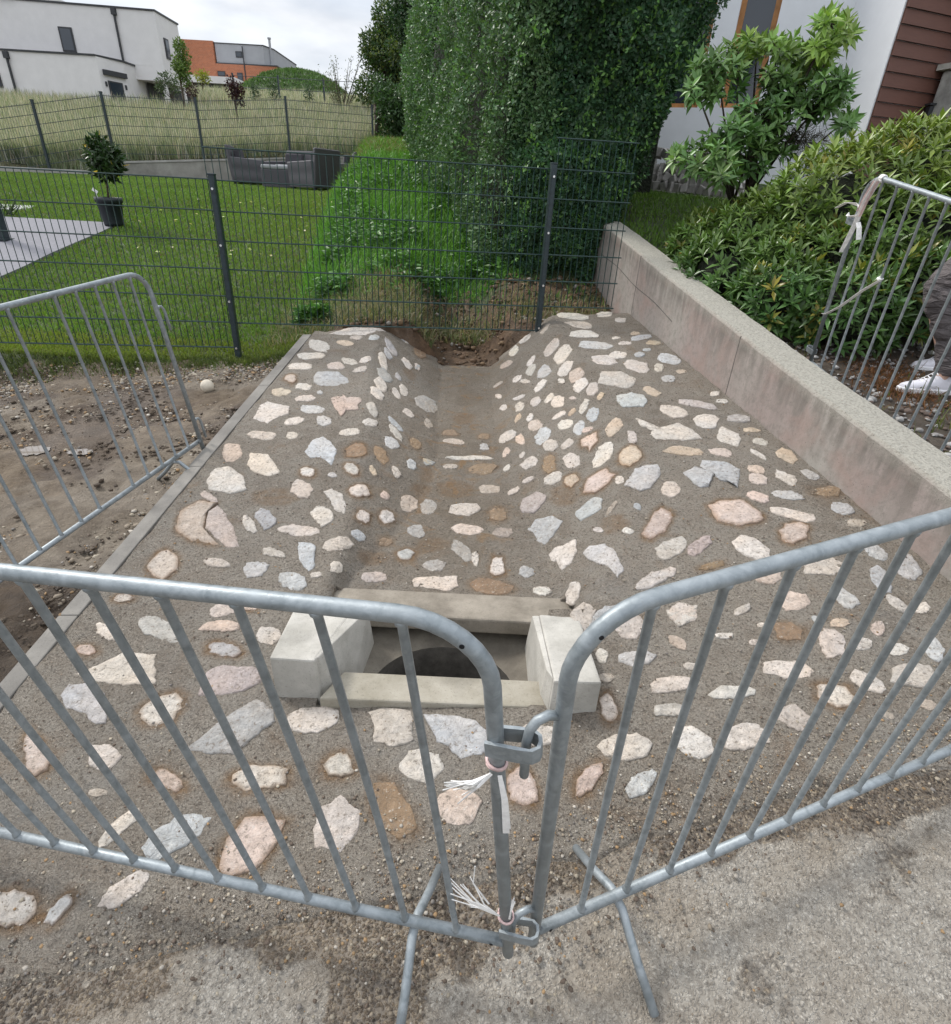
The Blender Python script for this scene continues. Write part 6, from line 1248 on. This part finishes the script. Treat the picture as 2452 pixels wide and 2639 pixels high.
# main wall with a window opening (s along the wall from the inner corner)
def wallpiece(s0, s1, z0, z1): 
    A_, d, n_ = fm; a = A_ + d * s0; b_ = A_ + d * s1; q = MB(); c_ = -n_ * .38
    q.hexa([(a.x, a.y, z0), (b_.x, b_.y, z0), ((b_ + c_).x, (b_ + c_).y, z0), ((a + c_).x, (a + c_).y, z0), (a.x, a.y, z1), (b_.x, b_.y, z1), ((b_ + c_).x, (b_ + c_).y, z1), ((a + c_).x, (a + c_).y, z1)]); return q
TW = 6.2
def wall_with(openings, s_end):
    q = MB(); s_ = 0
    for (a, b_, z0, z1) in openings:
        for pc in (wallpiece(s_, a, 1.0, TW), wallpiece(a, b_, 1.0, z0), wallpiece(a, b_, z1, TW)): q.add(pc.v, pc.f)
        s_ = b_
    pc = wallpiece(s_, s_end, 1.0, TW); q.add(pc.v, pc.f); return q
OPEN = [(.86, 1.36, 2.70, 4.35), (1.66, 2.5, 2.70, 4.35)]
part(wall_with(OPEN, 3.3), 'wall', REND2)
WOODF = simple('orange_wood_frame', (.42, .19, .06), .5, 0, 12, .25, .2, .002)
fmi = (fm[0] - fm[2] * .22, fm[1], fm[2])
for (a, b_, z0, z1) in OPEN:
    q = MB()
    for (s0, s1, za, zb_) in ((a, a + .07, z0, z1), (b_ - .07, b_, z0, z1), (a + .07, b_ - .07, z0, z0 + .07), (a + .07, b_ - .07, z1 - .07, z1)):
        A_, d, n_ = fmi; p0_ = A_ + d * s0; p1_ = A_ + d * s1; c_ = n_ * .06
        q.hexa([(p0_.x, p0_.y, za), (p1_.x, p1_.y, za), ((p1_ + c_).x, (p1_ + c_).y, za), ((p0_ + c_).x, (p0_ + c_).y, za), (p0_.x, p0_.y, zb_), (p1_.x, p1_.y, zb_), ((p1_ + c_).x, (p1_ + c_).y, zb_), ((p0_ + c_).x, (p0_ + c_).y, zb_)])
    w_ = part(q, 'window', WOODF)
    onface(w_, fmi, a + .05, z0 + .05, b_ - .05, z1 - .05, 'pane', GLASS, .015, .02)
    o = onface(w_, fm, a - (.5 if a < 1 else .05), z0 - .045, b_ + .05, z0 - .005, 'sill', simple('sill_white', (.75, .75, .76), .5, 0, 10, .04, 0), .10, -.16)
# projecting bay: shaded return wall, then plank cladding
q = prism([(C1.x, C1.y), (C2.x, C2.y), ((C2 + tcl * 6).x, (C2 + tcl * 6).y), ((C1 + tcl * 6 + nb_ * 2).x, (C1 + tcl * 6 + nb_ * 2).y), ((C1 + nb_ * 2).x, (C1 + nb_ * 2).y)], 1.0, TW + .002); part(q, 'bay_wall', REND2)
def m_plank():
    m, nt, b = mat_new('red_brown_planks'); v_ = geovec(nt); mp = nt.nodes.new('ShaderNodeMapping'); mp.inputs['Scale'].default_value = (1, 1, 12); nt.links.new(v_, mp.inputs[0])
    c_ = mix(nt, noise(nt, mp.outputs[0], 6, 5, .7), (.085, .036, .026), (.16, .068, .046)); setc(nt, b, c_); b.inputs['Roughness'].default_value = .7; bump(nt, b, noise(nt, mp.outputs[0], 20, 4), .3, .003); return m
PLK = m_plank(); fc = vface((C2.x, C2.y), ((C2 + tcl).x, (C2 + tcl).y)); q = MB(); A_, d, n_ = fc; zz = 1.5
while zz < TW - .2:
    a = A_ + d * .02 + n_ * .003; b_ = A_ + d * 5.9 + n_ * .003; c0 = n_ * .034; c1 = n_ * .012
    q.hexa([(a.x, a.y, zz), (b_.x, b_.y, zz), ((b_ + c0).x, (b_ + c0).y, zz), ((a + c0).x, (a + c0).y, zz), (a.x, a.y, zz + .142), (b_.x, b_.y, zz + .142), ((b_ + c1).x, (b_ + c1).y, zz + .142), ((a + c1).x, (a + c1).y, zz + .142)]); zz += .148
part(q, 'plank_cladding', PLK)
p_ = A_ + d * .84 + n_ * .1; m_ = MB(); m_.box((p_.x, p_.y, 2.62), (.05, .08, .14)); m_.box((p_.x, p_.y, 2.71), (.09, .11, .02)); part(m_, 'wall_lamp', DARKF)
m_ = MB(); p_ = A_ + d * 1.04 + n_ * .22; m_.box((p_.x, p_.y, 3.6), (.15, .15, 5.0), Matrix.Rotation(.35, 3, 'Z')); o = m_.build('carport_post', simple('grey_post', (.06, .058, .055), .8, 0, 8, .2, .3)); tag(o, 'dark grey wooden post in front of the plank cladding', 'post')
m_ = MB(); m_.box((p_.x, p_.y, 1.12), (.20, .20, .10), Matrix.Rotation(.35, 3, 'Z')); m_.build('footing', CONC, o)
m_ = MB(); m_.box((5.75, 8.75, 2.1), (.5, .5, 1.9), Matrix.Rotation(.35, 3, 'Z')); o = m_.build('stone_pier', m_conc('rough_pier', (.30, .29, .27), (.50, .49, .46), 8), bevel=.03); tag(o, 'pale rough stone pier at the right edge behind the rhododendron', 'pier')
m_ = MB(); m_.box((5.75, 8.75, 3.085), (.6, .6, .06), Matrix.Rotation(.35, 3, 'Z')); m_.build('cap', CONC, o)
# kerb and heap of setts
ka = Vector((1.6, 9.15, 0)); kb_ = Vector((2.75, 7.35, 0)); q = MB(); dk_ = (kb_ - ka).normalized(); nk = Vector((-dk_.y, dk_.x, 0)) * .05
for i in range(1): q.hexa([(ka.x, ka.y, 1.45), (kb_.x, kb_.y, 1.3), (kb_.x + nk.x, kb_.y + nk.y, 1.3), (ka.x + nk.x, ka.y + nk.y, 1.45), (ka.x, ka.y, 1.665), (kb_.x, kb_.y, 1.525), (kb_.x + nk.x, kb_.y + nk.y, 1.525), (ka.x + nk.x, ka.y + nk.y, 1.665)])
o = q.build('edging_kerb', CONC, bevel=.005); tag(o, 'pale concrete edging strip between the small lawn and the sett heap', 'kerb')
SETM = m_conc('granite_sett', (.30, .285, .265), (.52, .50, .47), 9, .5); protos = []
for k_ in range(4):
    q = MB(); s_ = .055; q.hexa([tuple(random.uniform(.75, 1.1) * s_ * c_ for c_ in cc_) for cc_ in ((-1, -1, -1), (1, -1, -1), (1, 1, -1), (-1, 1, -1), (-1, -1, 1), (1, -1, 1), (1, 1, 1), (-1, 1, 1))]); o = q.build('granite_sett', SETM, bevel=.008); protos.append(o)
row = 0; k_ = 0
for lay in range(5):
    for i in range(17 - lay):
        for j in range(2):
            s_ = (i + .5 * (lay % 2) + random.uniform(-.2, .2)) * .118; b0 = ka + dk_ * (s_ + .1 + .04 * lay) + nk * (1.8 + j * 2.3 + lay * .7); z0 = gz(b0.x, b0.y)
            if lay > 2 and random.random() < .35: continue
            o = protos[k_ % 4] if k_ < 4 else protos[k_ % 4].copy()
            if k_ >= 4: col.objects.link(o)
            o.location = (b0.x, b0.y, max(z0, 1.665 - .14 * s_ / 2.1) + .035 + lay * .088 + random.uniform(-.01, .01)); o.rotation_euler = (random.gauss(0, .25), random.gauss(0, .25), random.uniform(0, 3.1))
            tag(o, 'grey granite sett lying in the heap along the house wall', 'cobblestone', 'granite setts heaped beside the house'); k_ += 1

# ================= PERSON =================
def skin(name, J, E_, mat, parent=None, sub=2, inv=None):
    me = bpy.data.meshes.new(name); me.from_pydata([j[:3] for j in J], E_, []); o = link(name, me, parent, mat)
    if inv is not None: o.matrix_parent_inverse = inv
    sk = o.modifiers.new('skin', 'SKIN'); sk.use_smooth_shade = True; sv = me.skin_vertices[0].data
    for i, j in enumerate(J): sv[i].radius = (j[3], j[4] if len(j) > 4 else j[3])
    sv[0].use_root = True
    s_ = o.modifiers.new('sub', 'SUBSURF'); s_.levels = sub; s_.render_levels = sub; return o
gp_ = .565
per = empty('person', (2.75, 3.35, gp_)); tag(per, 'person in grey wrinkled trousers and white trainers standing at the right edge behind the barrier', 'person'); inv = Matrix.Translation(-per.location)
def m_fab(name, c):
    m, nt, b = mat_new(name); v_ = objvec(nt); mp = nt.nodes.new('ShaderNodeMapping'); mp.inputs['Scale'].default_value = (1, 1, 3.2); nt.links.new(v_, mp.inputs[0])
    f = noise(nt, mp.outputs[0], 9, 4, .5, 1.2); setc(nt, b, mix(nt, f, tuple(q * .75 for q in c), tuple(q * 1.2 for q in c))); b.inputs['Roughness'].default_value = .9; bump(nt, b, f, 1, .05); return m
TRO = m_fab('grey_trousers', (.115, .10, .10)); JAC = m_fab('dark_jacket', (.05, .055, .07)); SKN = simple('skin', (.52, .33, .25), .55, 0, 15, .08, .1, .001); HAIR = simple('hair', (.05, .035, .025), .8, 0, 60, .3, .6, .003); SHOE = simple('trainer_white', (.66, .65, .70), .7, 0, 40, .08, .3, .002); SOLE = simple('sole_white', (.80, .80, .82), .6, 0, 20, .05, 0)
# joints (x y z r): near leg flexed, far leg behind
J = [(2.78, 3.42, 1.46, .12, .10), (2.76, 3.42, 1.62, .11, .09), (2.72, 3.42, 1.82, .13, .10), (2.70, 3.42, 1.95, .12, .08), (2.68, 3.42, 2.03, .05), (2.66, 3.42, 2.10, .062, .07), (2.64, 3.42, 2.19, .078, .088), (2.655, 3.42, 2.27, .055, .06),
     (2.74, 3.33, 1.42, .082), (2.44, 3.30, 1.10, .056), (2.60, 3.24, .80, .050), (2.62, 3.22, .655, .034), (2.56, 3.22, .615, .03),
     (2.80, 3.52, 1.42, .082), (2.78, 3.56, 1.02, .056), (2.90, 3.60, .80, .050), (2.92, 3.60, .68, .034), (2.86, 3.60, .64, .03),
     (2.71, 3.22, 1.93, .055), (2.80, 3.14, 1.70, .042), (2.90, 3.20, 1.50, .034), (2.93, 3.23, 1.47, .024), (2.71, 3.62, 1.93, .055), (2.80, 3.70, 1.70, .042), (2.92, 3.66, 1.50, .034), (2.95, 3.64, 1.47, .024)]
E_ = [(0, 1), (1, 2), (2, 3), (3, 4), (4, 5), (5, 6), (6, 7), (0, 8), (8, 9), (9, 10), (10, 11), (11, 12), (0, 13), (13, 14), (14, 15), (15, 16), (16, 17), (3, 18), (18, 19), (19, 20), (20, 21), (3, 22), (22, 23), (23, 24), (24, 25)]
def hand(b, cx_, cy_, cz, sgn):
    J.append((cx_, cy_, cz, .022, .030)); p0_ = len(J) - 1; E_.append((b, p0_))
    for f_ in range(4):
        oy = (f_ - 1.5) * .018 * sgn; l_ = (.062, .072, .068, .054)[f_]
        J.append((cx_, cy_ + oy, cz - .035, .0092)); J.append((cx_ - .008, cy_ + oy, cz - .035 - l_ * .5, .0085)); J.append((cx_ - .026, cy_ + oy * .9, cz - .035 - l_ * .9, .007)); k_ = len(J) - 3; E_.extend([(p0_, k_), (k_, k_ + 1), (k_ + 1, k_ + 2)])
    J.append((cx_ - .016, cy_ - .030 * sgn, cz - .010, .011)); J.append((cx_ - .030, cy_ - .040 * sgn, cz - .040, .009)); k_ = len(J) - 2; E_.extend([(p0_, k_), (k_, k_ + 1)])
hand(21, 2.945, 3.25, 1.43, -1); hand(25, 2.965, 3.62, 1.43, 1)
body = skin('body', J, E_, SKN, per, 2, inv)
# face
EYE_M = simple('eye_white', (.6, .6, .6), .3, 0, 10, .05, 0)
for sy in (-.03, .03): m_ = MB(); m_.lathe([(.001, -.012), (.009, -.008), (.012, 0), (.009, .008), (.001, .012)], (2.565, 3.42 + sy, 2.20), 10); m_.build('eye', EYE_M, per, True).matrix_parent_inverse = inv
skin('nose', [(2.562, 3.42, 2.20, .008), (2.543, 3.42, 2.165, .013), (2.558, 3.42, 2.155, .01)], [(0, 1), (1, 2)], SKN, per, 1, inv)
skin('hair', [(2.66, 3.42, 2.275, .075, .085), (2.70, 3.42, 2.22, .07, .088), (2.72, 3.42, 2.14, .045, .065)], [(0, 1), (1, 2)], HAIR, per, 2, inv)
for sy in (-.09, .09): skin('ear', [(2.66, 3.42 + sy, 2.205, .016, .008), (2.665, 3.42 + sy, 2.17, .011, .006)], [(0, 1)], SKN, per, 1, inv)
tr = [(2.78, 3.42, 1.50, .145, .125), (2.74, 3.33, 1.40, .112), (2.58, 3.31, 1.24, .090), (2.44, 3.30, 1.11, .074), (2.52, 3.27, .98, .072), (2.60, 3.24, .84, .072), (2.645, 3.22, .72, .078), (2.65, 3.22, .672, .076), (2.80, 3.52, 1.40, .112), (2.74, 3.55, 1.06, .085), (2.88, 3.60, .84, .078), (2.93, 3.60, .70, .080), (2.78, 3.42, 1.60, .13, .115)]
o = skin('trousers', tr, [(0, 1), (1, 2), (2, 3), (3, 4), (4, 5), (5, 6), (6, 7), (0, 8), (8, 9), (9, 10), (10, 11), (0, 12)], TRO, per, 3, inv)
tx = bpy.data.textures.new('wrinkles', 'CLOUDS'); tx.noise_scale = .055; dm = o.modifiers.new('wrinkles', 'DISPLACE'); dm.texture = tx; dm.strength = .035; dm.texture_coords = 'GLOBAL'
skin('jacket', [(2.78, 3.42, 1.44, .165, .14), (2.75, 3.42, 1.70, .15, .13), (2.71, 3.42, 1.92, .155, .11), (2.69, 3.42, 2.0, .08, .07), (2.71, 3.22, 1.94, .072), (2.80, 3.135, 1.70, .058), (2.89, 3.19, 1.53, .047), (2.71, 3.62, 1.94, .072), (2.80, 3.705, 1.70, .058), (2.91, 3.67, 1.53, .047)], [(0, 1), (1, 2), (2, 3), (2, 4), (4, 5), (5, 6), (2, 7), (7, 8), (8, 9)], JAC, per, 2, inv)
def shoe(xh, y, z, L_=.285):
    secs = [(0, .030, .075), (.03, .036, .085), (.08, .036, .088), (.12, .038, .070), (.17, .043, .052), (.22, .043, .040), (.26, .033, .032), (.285, .012, .022)]; vs = []; fs = []; n_ = 12
    for (dx, w_, hgt) in secs:
        for k_ in range(n_):
            a = 6.283 * k_ / n_; vs.append((xh - dx, y + w_ * math.cos(a), z + .022 + max(0, (math.sin(a) + .25)) / 1.25 * hgt))
    for i in range(len(secs) - 1):
        for k_ in range(n_): a = i * n_ + k_; b_ = i * n_ + (k_ + 1) % n_; fs.append((a, b_, b_ + n_, a + n_))
    fs += [tuple(range(n_)), tuple(range((len(secs) - 1) * n_, len(secs) * n_))[::-1]]; q = MB(); q.add(vs, fs); s_ = q.build('shoe', SHOE, per, True); s_.matrix_parent_inverse = inv; sm = s_.modifiers.new('sub', 'SUBSURF'); sm.levels = 1; sm.render_levels = 2
    q = MB(); out_ = [(xh + .006 - dx * 1.03, w_ + .004) for dx, w_, _ in secs]; poly = [(x_, y + w_) for x_, w_ in out_] + [(x_, y - w_) for x_, w_ in out_[::-1]]; n2 = len(poly)
    q.add([(x_, y_, z) for x_, y_ in poly] + [(x_, y_, z + .030) for x_, y_ in poly], [tuple(range(n2))[::-1], tuple(range(n2, 2 * n2))] + [(i, (i + 1) % n2, (i + 1) % n2 + n2, i + n2) for i in range(n2)])
    so_ = q.build('sole', SOLE, s_, bevel=.006)
    q = MB()
    for i in range(5): x_ = xh - .115 - i * .017; hz = z + .118 - i * .011; q.tube([(x_, y - .022, hz - .012), (x_ - .004, y, hz), (x_, y + .022, hz - .012)], .0028, 5)
    q.build('laces', SOLE, s_)
shoe(2.685, 3.215, gp_ + .012); shoe(2.99, 3.60, gp_ + .05)
per.location.x -= .10; per.location.y -= .05
